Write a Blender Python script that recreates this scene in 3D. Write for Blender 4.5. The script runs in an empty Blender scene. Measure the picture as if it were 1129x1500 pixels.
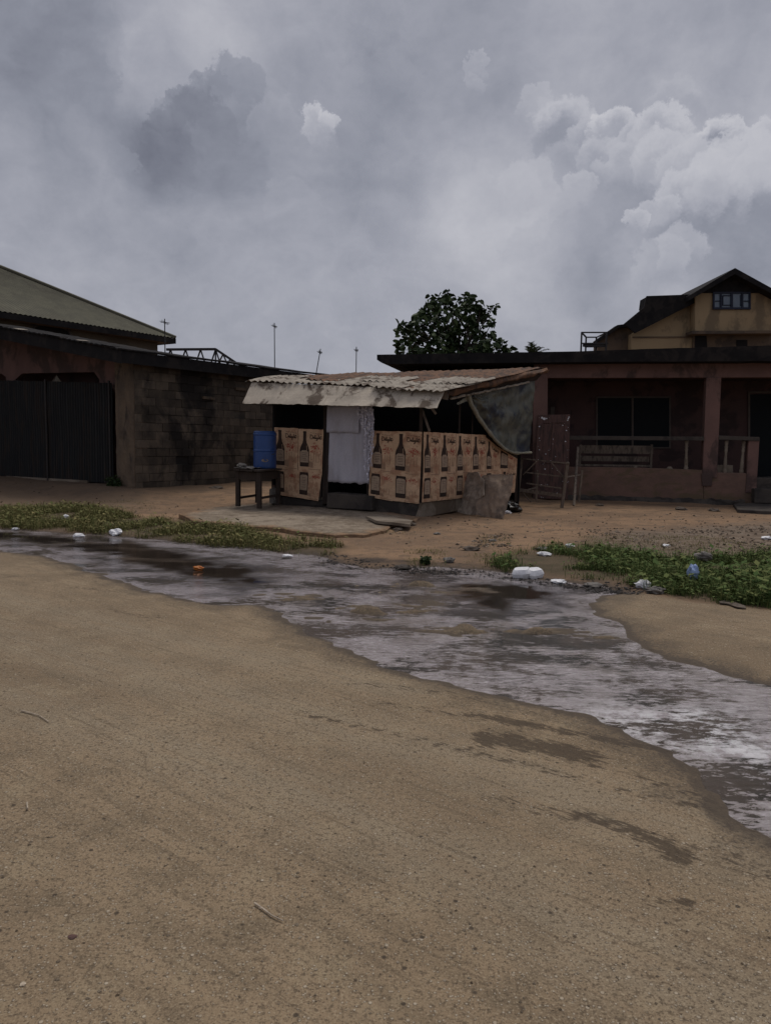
import bpy, math, random
import numpy as np
from mathutils import Vector, Matrix, noise as mnoise
R = math.radians
rnd = random.Random(7)
sc = bpy.context.scene
COL = sc.collection

# ---------------------------------------------------------------- camera
FP, CX, CY = 1083.0, 564.5, 750.0            # focal length and centre in photo pixels
CAM = Vector((0, 0, 1.6))
PITCH = math.atan(105 / FP)
ROLL = math.atan(0.016)
_f = Vector((0, math.cos(PITCH), -math.sin(PITCH)))
_u0 = Vector((0, math.sin(PITCH), math.cos(PITCH)))
_r0 = Vector((1, 0, 0))
IR = _r0 * math.cos(ROLL) + _u0 * math.sin(ROLL)
IU = -_r0 * math.sin(ROLL) + _u0 * math.cos(ROLL)
cam = bpy.data.cameras.new("camera")
cam.sensor_fit = 'VERTICAL'
cam.sensor_height = 36.0
cam.lens = 36.0 * FP / 1500.0
cam.clip_start = 0.05
cam.clip_end = 3000
camo = bpy.data.objects.new("camera", cam)
COL.objects.link(camo)
camo.matrix_world = Matrix(((IR.x, IU.x, -_f.x, CAM.x), (IR.y, IU.y, -_f.y, CAM.y), (IR.z, IU.z, -_f.z, CAM.z), (0, 0, 0, 1)))
sc.camera = camo


def ray(px, py):
    return (IR * ((px - CX) / FP) - IU * ((py - CY) / FP) + _f).normalized()


def G(px, py, z=0.0):                        # point on the horizontal plane z
    d = ray(px, py)
    return CAM + d * ((z - CAM.z) / d.z)


def PL(px, py, pl):                          # point on a plane (point, normal)
    d = ray(px, py)
    return CAM + d * ((pl[0] - CAM).dot(pl[1]) / d.dot(pl[1]))


def P(px, py, Y):
    return PL(px, py, (Vector((0, Y, 0)), Vector((0, 1, 0))))


# ---------------------------------------------------------------- world and sun
SUN_EL, SUN_AZ = R(68), R(25)                # high, a little right, in front of the camera
W = bpy.data.worlds.new("World")
sc.world = W
W.use_nodes = True


class NT:
    def __init__(s, tree):
        s.t = tree
        s.n = tree.nodes
        s.l = tree.links

    def node(s, typ, **kw):
        n = s.n.new(typ)
        for k, v in kw.items():
            setattr(n, k, v)
        return n

    def put(s, sock, v):
        if v is None:
            return
        if hasattr(v, 'is_linked'):
            s.l.new(v, sock)
        else:
            if isinstance(v, (tuple, list)) and len(v) == 3 and sock.type == 'RGBA':
                v = (*v, 1)
            sock.default_value = v

    def math(s, op, a, b=None, c=None, clamp=False):
        n = s.node('ShaderNodeMath', operation=op, use_clamp=clamp)
        for i, v in enumerate((a, b, c)):
            s.put(n.inputs[i], v)
        return n.outputs[0]

    def vmath(s, op, a, b=None, out=0):
        n = s.node('ShaderNodeVectorMath', operation=op)
        s.put(n.inputs[0], a)
        s.put(n.inputs[1], b)
        return n.outputs[out]

    def vscale(s, a, f):
        n = s.node('ShaderNodeVectorMath', operation='SCALE')
        s.put(n.inputs[0], a)
        s.put(n.inputs['Scale'], f)
        return n.outputs[0]

    def noise(s, vec, scale, detail=4, rough=0.55, dist=0.0, color=False):
        n = s.node('ShaderNodeTexNoise')
        s.put(n.inputs['Vector'], vec)
        s.put(n.inputs['Scale'], scale)
        s.put(n.inputs['Detail'], detail)
        s.put(n.inputs['Roughness'], rough)
        s.put(n.inputs['Distortion'], dist)
        return n.outputs['Color' if color else 'Fac']

    def voronoi(s, vec, scale, feature='F1', rand=1.0):
        n = s.node('ShaderNodeTexVoronoi', feature=feature)
        s.put(n.inputs['Vector'], vec)
        s.put(n.inputs['Scale'], scale)
        s.put(n.inputs['Randomness'], rand)
        return n

    def mapr(s, v, a, b, c=0.0, d=1.0, smooth=True):
        n = s.node('ShaderNodeMapRange', interpolation_type='SMOOTHSTEP' if smooth else 'LINEAR')
        for i, x in enumerate((v, a, b, c, d)):
            s.put(n.inputs[i], x)
        return n.outputs[0]

    def mix(s, f, a, b, blend='MIX'):
        n = s.node('ShaderNodeMix', data_type='RGBA', blend_type=blend)
        s.put(n.inputs[0], f)
        s.put(n.inputs[6], a)
        s.put(n.inputs[7], b)
        return n.outputs[2]

    def ramp(s, f, stops):
        n = s.node('ShaderNodeValToRGB')
        cr = n.color_ramp
        while len(cr.elements) < len(stops):
            cr.elements.new(0.5)
        for e, (p, c) in zip(cr.elements, stops):
            e.position = p
            e.color = (*c, 1) if len(c) == 3 else c
        s.put(n.inputs[0], f)
        return n.outputs[0]

    def attr(s, name):
        return s.node('ShaderNodeAttribute', attribute_name=name).outputs['Fac']

    def obj(s):
        return s.node('ShaderNodeTexCoord').outputs['Object']

    def mapping(s, vec, scale=(1, 1, 1), rot=(0, 0, 0), loc=(0, 0, 0)):
        n = s.node('ShaderNodeMapping')
        s.put(n.inputs[0], vec)
        n.inputs['Location'].default_value = loc
        n.inputs['Rotation'].default_value = rot
        n.inputs['Scale'].default_value = scale
        return n.outputs[0]

    def bump(s, h, strength=0.5, dist=0.01, normal=None):
        n = s.node('ShaderNodeBump')
        n.inputs['Strength'].default_value = strength
        n.inputs['Distance'].default_value = dist
        s.put(n.inputs['Height'], h)
        s.put(n.inputs['Normal'], normal)
        return n.outputs[0]


def build_world():
    nt = NT(W.node_tree)
    nt.n.clear()
    out = nt.node('ShaderNodeOutputWorld')
    sky = nt.node('ShaderNodeTexSky', sky_type='NISHITA')
    sky.sun_disc = False
    sky.sun_elevation = SUN_EL
    sky.sun_rotation = SUN_AZ
    bg1 = nt.node('ShaderNodeBackground')
    bg1.inputs['Strength'].default_value = 0.08
    nt.l.new(sky.outputs[0], bg1.inputs['Color'])
    d = nt.node('ShaderNodeTexCoord').outputs['Generated']
    d = nt.vmath('NORMALIZE', d)
    sq = nt.mapping(d, (1, 1, 1.5))
    half = (.5, .5, .5)
    w1 = nt.vscale(nt.vmath('SUBTRACT', nt.noise(sq, 4.0, 3, 0.5, color=True), half), 0.10)
    w2 = nt.vscale(nt.vmath('SUBTRACT', nt.noise(d, 16.0, 5, 0.6, color=True), half), 0.06)
    w3 = nt.vscale(nt.vmath('SUBTRACT', nt.noise(d, 44.0, 6, 0.7, color=True), half), 0.040)
    soft = nt.vmath('NORMALIZE', nt.vmath('ADD', nt.vmath('ADD', d, w1), w2))
    hard = nt.vmath('NORMALIZE', nt.vmath('ADD', nt.vmath('ADD', d, nt.vscale(w2, .75)), w3))
    fb = nt.noise(nt.vmath('ADD', sq, w1), 5.0, 9, 0.55, 0.25)
    fb2 = nt.noise(sq, 2.2, 3, 0.5, 0.3)
    sep = nt.node('ShaderNodeSeparateXYZ')
    nt.l.new(d, sep.inputs[0])
    hz_ = nt.node('ShaderNodeSeparateXYZ')
    nt.l.new(hard, hz_.inputs[0])
    # smooth base, duller behind the viewer
    val = nt.mapr(sep.outputs[1], -0.6, 0.5, 0.29, 0.312, True)
    amp = nt.mapr(sep.outputs[2], 0.10, 0.33, 0.09, 0.17, True)
    val = nt.math('ADD', val, nt.math('MULTIPLY', nt.math('SUBTRACT', fb, 0.5), amp))
    val = nt.math('ADD', val, nt.math('MULTIPLY', nt.math('SUBTRACT', fb2, 0.5), 0.05))
    blobs = [  # photo pixel, radius, weight, inner radius share
        (290, 190, 90, -.06, .2), (240, 235, 60, -.035, .2), (420, 230, 110, -.025, .1),
        (60, 60, 200, -.075, .2), (110, 120, 70, -.03, .5), (640, 100, 120, -.05, .2), (560, 180, 110, -.03, .1), (470, 40, 130, -.02, .1),
        (920, 335, 115, -.075, .3), (1065, 335, 100, -.10, .35), (830, 225, 50, -.05, .3), (720, 210, 60, -.03, .2), (560, 320, 90, -.025, .2), (330, 380, 140, -.02, .1), (1000, 100, 140, -.01, .1),
        (250, 85, 90, .085, .2), (180, 150, 90, .03, .2), (340, 60, 60, .03, .3),
        (740, 310, 120, .05, .3), (650, 250, 100, .02, .3), (975, 400, 75, .06, .4), (790, 370, 100, .03, .3), (1060, 250, 120, .03, .3),
    ]
    for (px, py, rr, w, inner) in blobs:
        a = rr / FP
        dd = nt.vmath('DOT_PRODUCT', soft, tuple(ray(px, py)), out=1)
        val = nt.math('ADD', val, nt.mapr(dd, math.cos(a * 1.25), math.cos(a * inner), 0.0, w, True))
    puffs = [  # cauliflower heads, far ones first: pixel, radius, rim value, body value, cover
        (350, 122, 36, .245, .225, .7), (318, 128, 24, .235, .215, .6), (296, 146, 26, .225, .20, .7), (268, 160, 24, .215, .19, .75), (240, 170, 18, .24, .22, .6), (300, 180, 44, .195, .160, .7), (252, 200, 32, .19, .155, .75), (228, 225, 24, .20, .17, .7), (180, 240, 22, .26, .25, .5), (255, 240, 34, .185, .165, .5), (330, 200, 40, .215, .19, .4),
        (130, 130, 40, .235, .22, .6), (90, 60, 70, .24, .23, .4),
        (400, 185, 36, .31, .28, .5), (465, 192, 27, .43, .34, .8), (484, 184, 14, .44, .38, .7), (702, 100, 16, .39, .345, .5), (690, 124, 14, .37, .34, .4), (425, 310, 45, .33, .31, .3), (560, 130, 50, .29, .26, .4), (640, 70, 55, .27, .25, .4),
        (985, 155, 30, .37, .31, .6), (1005, 158, 22, .35, .29, .6), (782, 152, 22, .375, .34, .6), (800, 165, 18, .37, .34, .5), (828, 198, 48, .41, .235, .85), (868, 205, 32, .39, .30, .7), (898, 190, 30, .48, .32, .85), (932, 208, 26, .42, .34, .8), (966, 202, 33, .44, .31, .85), (948, 222, 26, .40, .34, .7),
        (1050, 220, 40, .49, .24, .9), (1078, 212, 26, .44, .31, .8), (1098, 222, 30, .44, .36, .8), (1126, 215, 30, .44, .36, .8),
        (888, 238, 36, .41, .32, .7), (925, 248, 40, .40, .32, .7), (972, 240, 40, .42, .35, .8), (1008, 250, 40, .42, .34, .8), (830, 255, 40, .36, .28, .5), (770, 285, 46, .40, .36, .6), (850, 280, 26, .41, .34, .6), (725, 300, 40, .38, .35, .4),
        (1045, 262, 36, .43, .37, .8), (1085, 255, 50, .44, .40, .8), (1120, 262, 46, .43, .39, .8), (1010, 290, 44, .43, .36, .8), (968, 312, 30, .42, .36, .75), (940, 320, 17, .43, .37, .7), (1050, 295, 40, .41, .35, .6),
        (1000, 372, 34, .38, .35, .6), (965, 395, 40, .37, .35, .5), (790, 380, 50, .34, .32, .35), (845, 345, 40, .30, .28, .3),
    ]
    for (px, py, rr, hi, lo, cover) in puffs:
        a = rr / FP
        c = ray(px, py)
        dist = nt.math('DIVIDE', nt.vmath('DISTANCE', hard, tuple(c), out=1), a)
        dy = nt.math('DIVIDE', nt.math('SUBTRACT', hz_.outputs[2], c.z), a)
        al = nt.math('MULTIPLY', nt.mapr(dist, 1.04, .86, 0.0, cover, True), nt.mapr(dy, -.85, .25, 0.0, 1.0, True))
        body = nt.math('MULTIPLY', nt.mapr(dist, .25, 1.0, 0, 1, True), nt.mapr(dy, -.5, .6, 0, 1, True))
        pc = nt.mapr(body, 0, 1, lo, hi, False)
        mxv = nt.node('ShaderNodeMix', data_type='FLOAT')
        nt.put(mxv.inputs[0], al)
        nt.put(mxv.inputs[2], val)
        nt.put(mxv.inputs[3], pc)
        val = mxv.outputs[0]
    bil = nt.math('ABSOLUTE', nt.math('SUBTRACT', nt.noise(nt.vmath('ADD', sq, w1), 9, 6, .6), .5))
    val = nt.math('ADD', val, nt.math('MULTIPLY', nt.math('SUBTRACT', .09, bil), .16))
    val = nt.math('ADD', val, nt.math('MULTIPLY', nt.math('SUBTRACT', nt.noise(hard, 15, 7, .66), .5), .095))
    col = nt.ramp(val, [(0.0, (.02, .02, .025)), (.15, (.14, .147, .182)), (.24, (.222, .232, .275)), (.31, (.296, .303, .348)), (.42, (.42, .422, .46)), (.6, (.62, .61, .62))])
    low = nt.mapr(sep.outputs[2], -0.05, 0.0, 0.0, 1.0, True)
    col = nt.mix(low, (.12, .10, .08), col)
    bg2 = nt.node('ShaderNodeBackground')
    nt.l.new(col, bg2.inputs['Color'])
    bg2.inputs['Strength'].default_value = 1.0
    mx = nt.node('ShaderNodeMixShader')
    mx.inputs[0].default_value = 0.97
    nt.l.new(bg1.outputs[0], mx.inputs[1])
    nt.l.new(bg2.outputs[0], mx.inputs[2])
    nt.l.new(mx.outputs[0], out.inputs[0])


build_world()
sun = bpy.data.lights.new("sun", 'SUN')
sun.energy = 1.4
sun.angle = R(28)
sun.color = (1.0, 0.95, 0.88)
suno = bpy.data.objects.new("sun", sun)
COL.objects.link(suno)
sd = Vector((math.sin(SUN_AZ) * math.cos(SUN_EL), math.cos(SUN_AZ) * math.cos(SUN_EL), math.sin(SUN_EL)))
suno.rotation_euler = sd.to_track_quat('Z', 'Y').to_euler()
suno.location = (0, 0, 40)
sc.view_settings.view_transform = 'Standard'
sc.view_settings.look = 'None'
sc.view_settings.exposure = 0.22
sc.view_settings.gamma = 1.0

# ---------------------------------------------------------------- object helpers
ORG = {}


def tag(o, label=None, cat=None, group=None, kind=None):
    if label:
        o['label'] = label
    if cat:
        o['category'] = cat
    if group:
        o['group'] = group
    if kind:
        o['kind'] = kind
    return o


def thing(name, loc, label, cat, group=None):
    o = bpy.data.objects.new(name, None)
    o.empty_display_size = 0.2
    COL.objects.link(o)
    o.location = loc
    ORG[o.name] = Vector(loc)
    return tag(o, label, cat, group)


def V(*a):
    return Vector(a)


class MB:
    """collects geometry in world coordinates; build() links ONE mesh object"""

    def __init__(s):
        s.v, s.f, s.m, s.t = [], [], [], []
        s.cur = 0
        s.tint = 0.5

    def add(s, vs, fs):
        k = len(s.v)
        s.v.extend(Vector(v) for v in vs)
        s.t.extend([s.tint] * len(vs))
        for f in fs:
            s.f.append(tuple(i + k for i in f))
            s.m.append(s.cur)
        return s

    def prism(s, poly, vec):
        n = len(poly)
        vec = Vector(vec)
        vs = [Vector(p) for p in poly] + [Vector(p) + vec for p in poly]
        fs = [tuple(range(n)), tuple(range(2 * n - 1, n - 1, -1))]
        fs += [(i, i + n, (i + 1) % n + n, (i + 1) % n) for i in range(n)]
        return s.add(vs, fs)

    def box(s, c, ax, ay, az):
        """centre and three half-axis vectors"""
        c, ax, ay, az = Vector(c), Vector(ax), Vector(ay), Vector(az)
        p = [c - ax - ay - az, c + ax - ay - az, c + ax + ay - az, c - ax + ay - az]
        return s.prism(p, az * 2)

    def bar(s, a, b, w, d, side=None):
        """rectangular bar from a to b: w across, d along the view depth"""
        a, b = Vector(a), Vector(b)
        ax = (b - a).normalized()
        dn = Vector(side) if side is not None else V(0, 1, 0)
        wn = ax.cross(dn).normalized()
        dn = wn.cross(ax).normalized()
        return s.box((a + b) / 2, wn * w / 2, dn * d / 2, (b - a) / 2)

    def tube(s, path, r, n=6, cap=True):
        path = [Vector(p) for p in path]
        rr = r if isinstance(r, (list, tuple)) else [r] * len(path)
        rings = []
        for i, p in enumerate(path):
            t = (path[min(i + 1, len(path) - 1)] - path[max(i - 1, 0)]).normalized()
            a = t.cross(V(0.31, 0.52, 0.8)).normalized()
            b = t.cross(a)
            rings.append([p + (a * math.cos(2 * math.pi * k / n) + b * math.sin(2 * math.pi * k / n)) * rr[i] for k in range(n)])
        vs = [q for ring in rings for q in ring]
        fs = [(i * n + k, i * n + (k + 1) % n, (i + 1) * n + (k + 1) % n, (i + 1) * n + k) for i in range(len(path) - 1) for k in range(n)]
        if cap:
            fs += [tuple(range(n - 1, -1, -1)), tuple((len(path) - 1) * n + k for k in range(n))]
        return s.add(vs, fs)

    def lathe(s, base, prof, n=24, axis=V(0, 0, 1), arc=None):
        base = Vector(base)
        axis = axis.normalized()
        a = axis.cross(V(0.0, 1.0, 0.02)).normalized()
        b = axis.cross(a)
        vs = [base + axis * z + (a * math.cos(2 * math.pi * k / n) + b * math.sin(2 * math.pi * k / n)) * r for (r, z) in prof for k in range(n)]
        fs = [(i * n + k, i * n + (k + 1) % n, (i + 1) * n + (k + 1) % n, (i + 1) * n + k) for i in range(len(prof) - 1) for k in range(n)]
        fs += [tuple(range(n - 1, -1, -1)), tuple((len(prof) - 1) * n + k for k in range(n))]
        return s.add(vs, fs)

    def grid(s, fn, nu, nv, thick=None):
        """fn(u,v)->point; optional thickness vector"""
        vs = [fn(i / nu, j / nv) for j in range(nv + 1) for i in range(nu + 1)]
        w = nu + 1
        fs = [(j * w + i, j * w + i + 1, (j + 1) * w + i + 1, (j + 1) * w + i) for j in range(nv) for i in range(nu)]
        if thick is not None:
            k = len(vs)
            th = Vector(thick)
            vs = vs + [v + th for v in vs]
            fs = fs + [tuple(x + k for x in reversed(f)) for f in fs]
            rim = [i for i in range(w)] + [j * w + nu for j in range(1, nv + 1)] + [nv * w + i for i in range(nu - 1, -1, -1)] + [j * w for j in range(nv - 1, 0, -1)]
            fs += [(rim[i], rim[i] + k, rim[(i + 1) % len(rim)] + k, rim[(i + 1) % len(rim)]) for i in range(len(rim))]
        return s.add(vs, fs)

    def build(s, name, mats, parent=None, smooth=False, origin=None, bevel=0, label=None):
        me = bpy.data.meshes.new(name)
        if parent is not None:
            o_ = ORG[parent.name]
        elif origin is not None:
            o_ = Vector(origin)
        else:
            n = len(s.v)
            o_ = Vector((sum(v.x for v in s.v) / n, sum(v.y for v in s.v) / n, min(v.z for v in s.v)))
        me.from_pydata([tuple(v - o_) for v in s.v], [], s.f)
        if not isinstance(mats, (list, tuple)):
            mats = [mats]
        for m in mats:
            me.materials.append(m)
        me.polygons.foreach_set('material_index', s.m)
        if smooth:
            me.polygons.foreach_set('use_smooth', [True] * len(s.f))
        at = me.attributes.new('tint', 'FLOAT', 'POINT')
        at.data.foreach_set('value', s.t)
        me.update()
        ob = bpy.data.objects.new(name, me)
        COL.objects.link(ob)
        if parent is not None:
            ob.parent = parent
        else:
            ob.location = o_
        ORG[ob.name] = o_
        if bevel:
            b = ob.modifiers.new('bevel', 'BEVEL')
            b.width = bevel
            b.segments = 2
            b.limit_method = 'ANGLE'
        if label:
            ob['label'] = label
        return ob


# ---------------------------------------------------------------- materials
MATS = {}


def mat(name, c1, c2, scale=3.0, rough=0.85, bump=0.3, stain=None, stain_amt=0.5, stain_scale=1.3, stretch=(1, 1, 1), tint=0.0, fine=60, spec=0.3, metallic=0.0, bdist=0.006):
    if name in MATS:
        return MATS[name]
    m = bpy.data.materials.new(name)
    m.use_nodes = True
    nt = NT(m.node_tree)
    bs = nt.n['Principled BSDF']
    vec = nt.mapping(nt.obj(), stretch)
    n1 = nt.noise(vec, scale, 6, 0.6)
    col = nt.mix(nt.mapr(n1, .32, .68), c1, c2)
    nf = nt.noise(vec, fine, 3, 0.6)
    col = nt.mix(nt.mapr(nf, .3, .7, 0, .35), col, tuple(x * .55 for x in c1), 'MIX')
    if stain is not None:
        ns = nt.noise(vec, stain_scale, 7, 0.65, 0.4)
        col = nt.mix(nt.mapr(ns, .49, .60, 0, stain_amt), col, stain)
    if tint:
        t = nt.attr('tint')
        k = nt.mapr(t, 0, 1, 1 - tint, 1 + tint, False)
        cmb = nt.node('ShaderNodeCombineXYZ')
        for i in range(3):
            nt.put(cmb.inputs[i], k)
        col = nt.mix(1.0, col, cmb.outputs[0], 'MULTIPLY')
    nt.put(bs.inputs['Base Color'], col)
    bs.inputs['Roughness'].default_value = rough
    bs.inputs['Metallic'].default_value = metallic
    bs.inputs['Specular IOR Level'].default_value = spec
    h = nt.math('ADD', nt.math('MULTIPLY', nf, .5), n1)
    nt.put(bs.inputs['Normal'], nt.bump(h, bump, bdist))
    MATS[name] = m
    return m


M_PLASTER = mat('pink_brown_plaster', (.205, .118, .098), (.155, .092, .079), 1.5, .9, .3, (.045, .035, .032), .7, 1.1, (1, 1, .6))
M_PLASTER_SHADE = mat('shaded_plaster', (.10, .056, .05), (.078, .048, .044), 1.2, .9, .2, (.025, .02, .02), .6)  # darker plaster copy, shade of the recesses put into its colour
M_PLASTER_LOW = mat('soiled_plaster', (.20, .118, .09), (.135, .088, .068), 1.8, .92, .6, (.115, .085, .05), .8, 1.3, (1, 1, 2.0), fine=22)
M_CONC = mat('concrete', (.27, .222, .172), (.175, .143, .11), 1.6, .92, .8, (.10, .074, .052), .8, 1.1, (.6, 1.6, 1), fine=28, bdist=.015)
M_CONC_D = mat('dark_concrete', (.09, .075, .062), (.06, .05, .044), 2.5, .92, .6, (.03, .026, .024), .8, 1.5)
M_BLOCK = mat('sandcrete_block', (.125, .098, .072), (.058, .047, .038), 2.6, .95, .9, (.016, .014, .013), .88, .6, (1, 1, .7), tint=.35, fine=30)
M_BLOCK_P = mat('pier_render', (.16, .115, .078), (.085, .066, .05), 2.2, .93, .6, (.025, .021, .02), .85, 1.1, (1, 1, .5))
M_MORTAR = mat('mortar', (.11, .09, .068), (.04, .034, .03), 3, .95, .6, (.014, .013, .013), .9, .6)
M_GATE = mat('black_sheet', (.020, .021, .021), (.013, .013, .015), 2, .75, .2, (.04, .026, .018), .5, 1.6, (3, 3, .5))
M_ROOFD = mat('old_dark_roof', (.020, .018, .018), (.012, .011, .012), 3, .9, .6, (.035, .029, .026), .6, 2.0, spec=.15)
M_ROOFG = mat('greenish_roof', (.135, .128, .092), (.105, .10, .075), 1.6, .8, .4, (.08, .072, .056), .5, .7, (1, 1, 1), fine=9, spec=.15)
M_RUST = mat('rusty_zinc', (.20, .105, .06), (.10, .058, .038), 3.2, .88, .5, (.055, .038, .03), .85, 1.8, (2.2, 1, 1), fine=30)
M_ZINC = mat('weathered_zinc', (.40, .35, .285), (.25, .215, .175), 2.6, .8, .4, (.085, .058, .04), .9, 2.2, (1.6, 1, 1), fine=25)
M_AWN = mat('awning_sheet', (.56, .485, .39), (.40, .345, .28), 2.0, .85, .5, (.075, .05, .034), .9, 2.3, (1, 1, .7), fine=22)
M_WOOD_D = mat('dark_wood', (.05, .034, .026), (.03, .022, .018), 6, .8, .4, None, stretch=(4, 4, 1))
M_WOOD = mat('weathered_wood', (.20, .158, .122), (.125, .098, .078), 6, .85, .5, (.045, .036, .03), .6, 3, (3, 3, 1))
M_WOOD_RED = mat('red_brown_wood', (.125, .066, .054), (.085, .047, .04), 4, .75, .4, (.035, .025, .022), .6, 3, (5, 5, .8))
M_PAPER = mat('poster_paper', (.66, .445, .285), (.53, .345, .215), 3.5, .85, .25, (.34, .17, .10), .7, 4.5, fine=25)
M_BOTTLE = mat('print_bottle', (.055, .032, .022), (.03, .02, .016), 8, .8, .0)
M_BLABEL = mat('print_label', (.42, .31, .22), (.33, .235, .165), 14, .85, .0)
M_INK = mat('print_ink', (.065, .04, .03), (.05, .032, .026), 5, .85, .0)
M_RED = mat('print_red', (.40, .075, .05), (.42, .13, .085), 20, .85, .0)
M_SHADE = mat('print_faded', (.36, .235, .15), (.31, .19, .12), 20, .85, .0)
M_BLUE = mat('blue_plastic', (.014, .06, .22), (.011, .048, .17), 2, .38, .05, (.02, .055, .15), .5, 2, spec=.5)
M_CURT = mat('pale_curtain', (.52, .50, .545), (.43, .41, .46), 2, .95, .2, (.33, .30, .30), .5, 1.6, (1, 1, .5))
M_TINSEL = mat('tinsel', (.80, .78, .86), (.45, .43, .52), 30, .3, .2, spec=.8, metallic=.2)
M_TARP = mat('tarp', (.15, .148, .115), (.075, .08, .068), 3.5, .5, .6, (.020, .025, .042), .9, 1.1, spec=.35)
M_HEM = mat('tarp_hem', (.30, .285, .22), (.18, .17, .135), 8, .6, .5)
M_BOARD = mat('fibre_board', (.44, .37, .30), (.27, .22, .18), 9, .95, .8, (.14, .115, .095), .5, 6, fine=38)
M_BOARD2 = mat('fibre_board_brown', (.36, .27, .20), (.22, .17, .135), 5, .95, .8, (.11, .09, .075), .6, 3.0, fine=38)
M_BLACKP = mat('black_plastic', (.012, .012, .012), (.02, .019, .018), 5, .35, .4, spec=.5)
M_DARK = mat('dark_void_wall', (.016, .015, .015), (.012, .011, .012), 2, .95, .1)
M_GLASSD = mat('dark_pane', (.010, .012, .014), (.008, .010, .012), 2, .6, .1, spec=.12)
M_GLASSB = mat('blue_pane', (.13, .17, .22), (.09, .12, .16), 2, .12, .02, spec=.6)
M_FRAMEB = mat('dark_blue_frame', (.016, .022, .045), (.012, .016, .034), 4, .6, .1)
M_FRAME = mat('window_frame_wood', (.11, .09, .076), (.08, .066, .056), 4, .8, .2)
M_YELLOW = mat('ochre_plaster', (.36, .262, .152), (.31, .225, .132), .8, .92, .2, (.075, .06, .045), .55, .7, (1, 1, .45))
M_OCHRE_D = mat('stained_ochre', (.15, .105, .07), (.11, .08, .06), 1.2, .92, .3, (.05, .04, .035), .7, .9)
M_TAN = mat('tan_plaster', (.12, .098, .07), (.095, .078, .057), .8, .92, .2, (.06, .048, .036), .5, .7)
M_METAL = mat('dark_metal', (.03, .029, .03), (.045, .035, .03), 8, .6, .2)
M_ALU = mat('aerial_metal', (.10, .10, .105), (.07, .068, .07), 8, .5, .1, metallic=.4)
M_WHITE = mat('white_plastic', (.82, .81, .83), (.72, .72, .74), 8, .5, .3, (.5, .46, .41), .3, 6, spec=.5)
M_CLOTHG = mat('grey_rag', (.22, .20, .18), (.12, .11, .10), 14, .95, .5)
M_LBLUE = mat('pale_blue_plastic', (.32, .42, .66), (.25, .33, .55), 9, .5, .2)
M_ORANGE = mat('orange_plastic', (.50, .17, .025), (.40, .11, .02), 9, .5, .2)
M_STONE = mat('field_stone', (.15, .12, .095), (.10, .08, .066), 5, .95, .7)
M_TWIG = mat('twig_bark', (.55, .46, .35), (.30, .24, .18), 30, .9, .3)
M_BARK = mat('bark', (.07, .055, .042), (.045, .036, .03), 6, .95, .8, stretch=(2, 2, .5))


def apron_mat():
    m = bpy.data.materials.new('old_apron_concrete')
    m.use_nodes = True
    nt = NT(m.node_tree)
    bs = nt.n['Principled BSDF']
    o = nt.obj()
    n1 = nt.noise(o, 1.3, 7, .65)
    n2 = nt.noise(o, 5, 6, .7)
    n3 = nt.noise(o, 40, 4, .75)
    col = nt.mix(nt.mapr(n1, .4, .6), (.30, .245, .185), (.215, .17, .125))
    col = nt.mix(nt.mapr(n2, .52, .62, 0, .7), col, (.12, .09, .063))
    col = nt.mix(nt.mapr(n2, .46, .38, 0, .6), col, (.36, .30, .235))
    col = nt.mix(nt.mapr(n3, .52, .64, 0, .7), col, (.085, .064, .045))
    earth = nt.mapr(nt.math('ADD', nt.attr('tint'), nt.math('MULTIPLY', nt.math('SUBTRACT', nt.noise(o, 2.6, 6, .7), .5), 2.2)), .1, .75)
    ec = nt.mix(nt.mapr(n2, .4, .62), (.26, .165, .098), (.15, .10, .064))
    col = nt.mix(earth, ec, col)
    nt.put(bs.inputs['Base Color'], col)
    bs.inputs['Roughness'].default_value = .95
    bs.inputs['Specular IOR Level'].default_value = .2
    nt.put(bs.inputs['Normal'], nt.bump(nt.math('ADD', n2, nt.math('MULTIPLY', n3, .6)), .9, .015))
    return m


M_APRON = apron_mat()


def leaf_mat(name, c1, c2, rough=.6, trans=0.25):
    m = bpy.data.materials.new(name)
    m.use_nodes = True
    nt = NT(m.node_tree)
    bs = nt.n['Principled BSDF']
    t = nt.attr('tint')
    nt.put(bs.inputs['Base Color'], nt.mix(t, c1, c2))
    bs.inputs['Roughness'].default_value = rough
    bs.inputs['Specular IOR Level'].default_value = .12
    return m


M_LEAF = leaf_mat('tree_leaf', (.018, .032, .012), (.062, .088, .032), .5)
M_PALM = leaf_mat('palm_leaf', (.05, .06, .03), (.11, .12, .055))
M_GRASS_L = leaf_mat('dry_verge_grass', (.085, .10, .032), (.24, .19, .085), .9)
M_GRASS_R = leaf_mat('green_verge_grass', (.050, .088, .024), (.165, .175, .062), .9)
M_LITTER = leaf_mat('small_litter', (.055, .038, .027), (.36, .30, .24), .8)
M_GRAVEL = leaf_mat('loose_gravel', (.10, .074, .050), (.30, .245, .18), .9)
M_MUCK = leaf_mat('gutter_muck', (.016, .014, .013), (.05, .042, .038), .6)

# ---------------------------------------------------------------- layout of the place
C0 = G(616, 757, 0.0)                         # front right corner of the shed on the ground
FA, SA = R(24), R(50)
dF = V(-math.cos(FA), math.sin(FA), 0)        # along the shed front, to the left
dS = V(math.cos(SA), math.sin(SA), 0)         # along the shed side, away
nF = V(-math.sin(FA), -math.cos(FA), 0)
nS = V(math.sin(SA), -math.cos(SA), 0)
def FPL(o=0.0): return (C0 + nF * o, nF)
def SPL(o=0.0): return (C0 + nS * o, nS)


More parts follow.
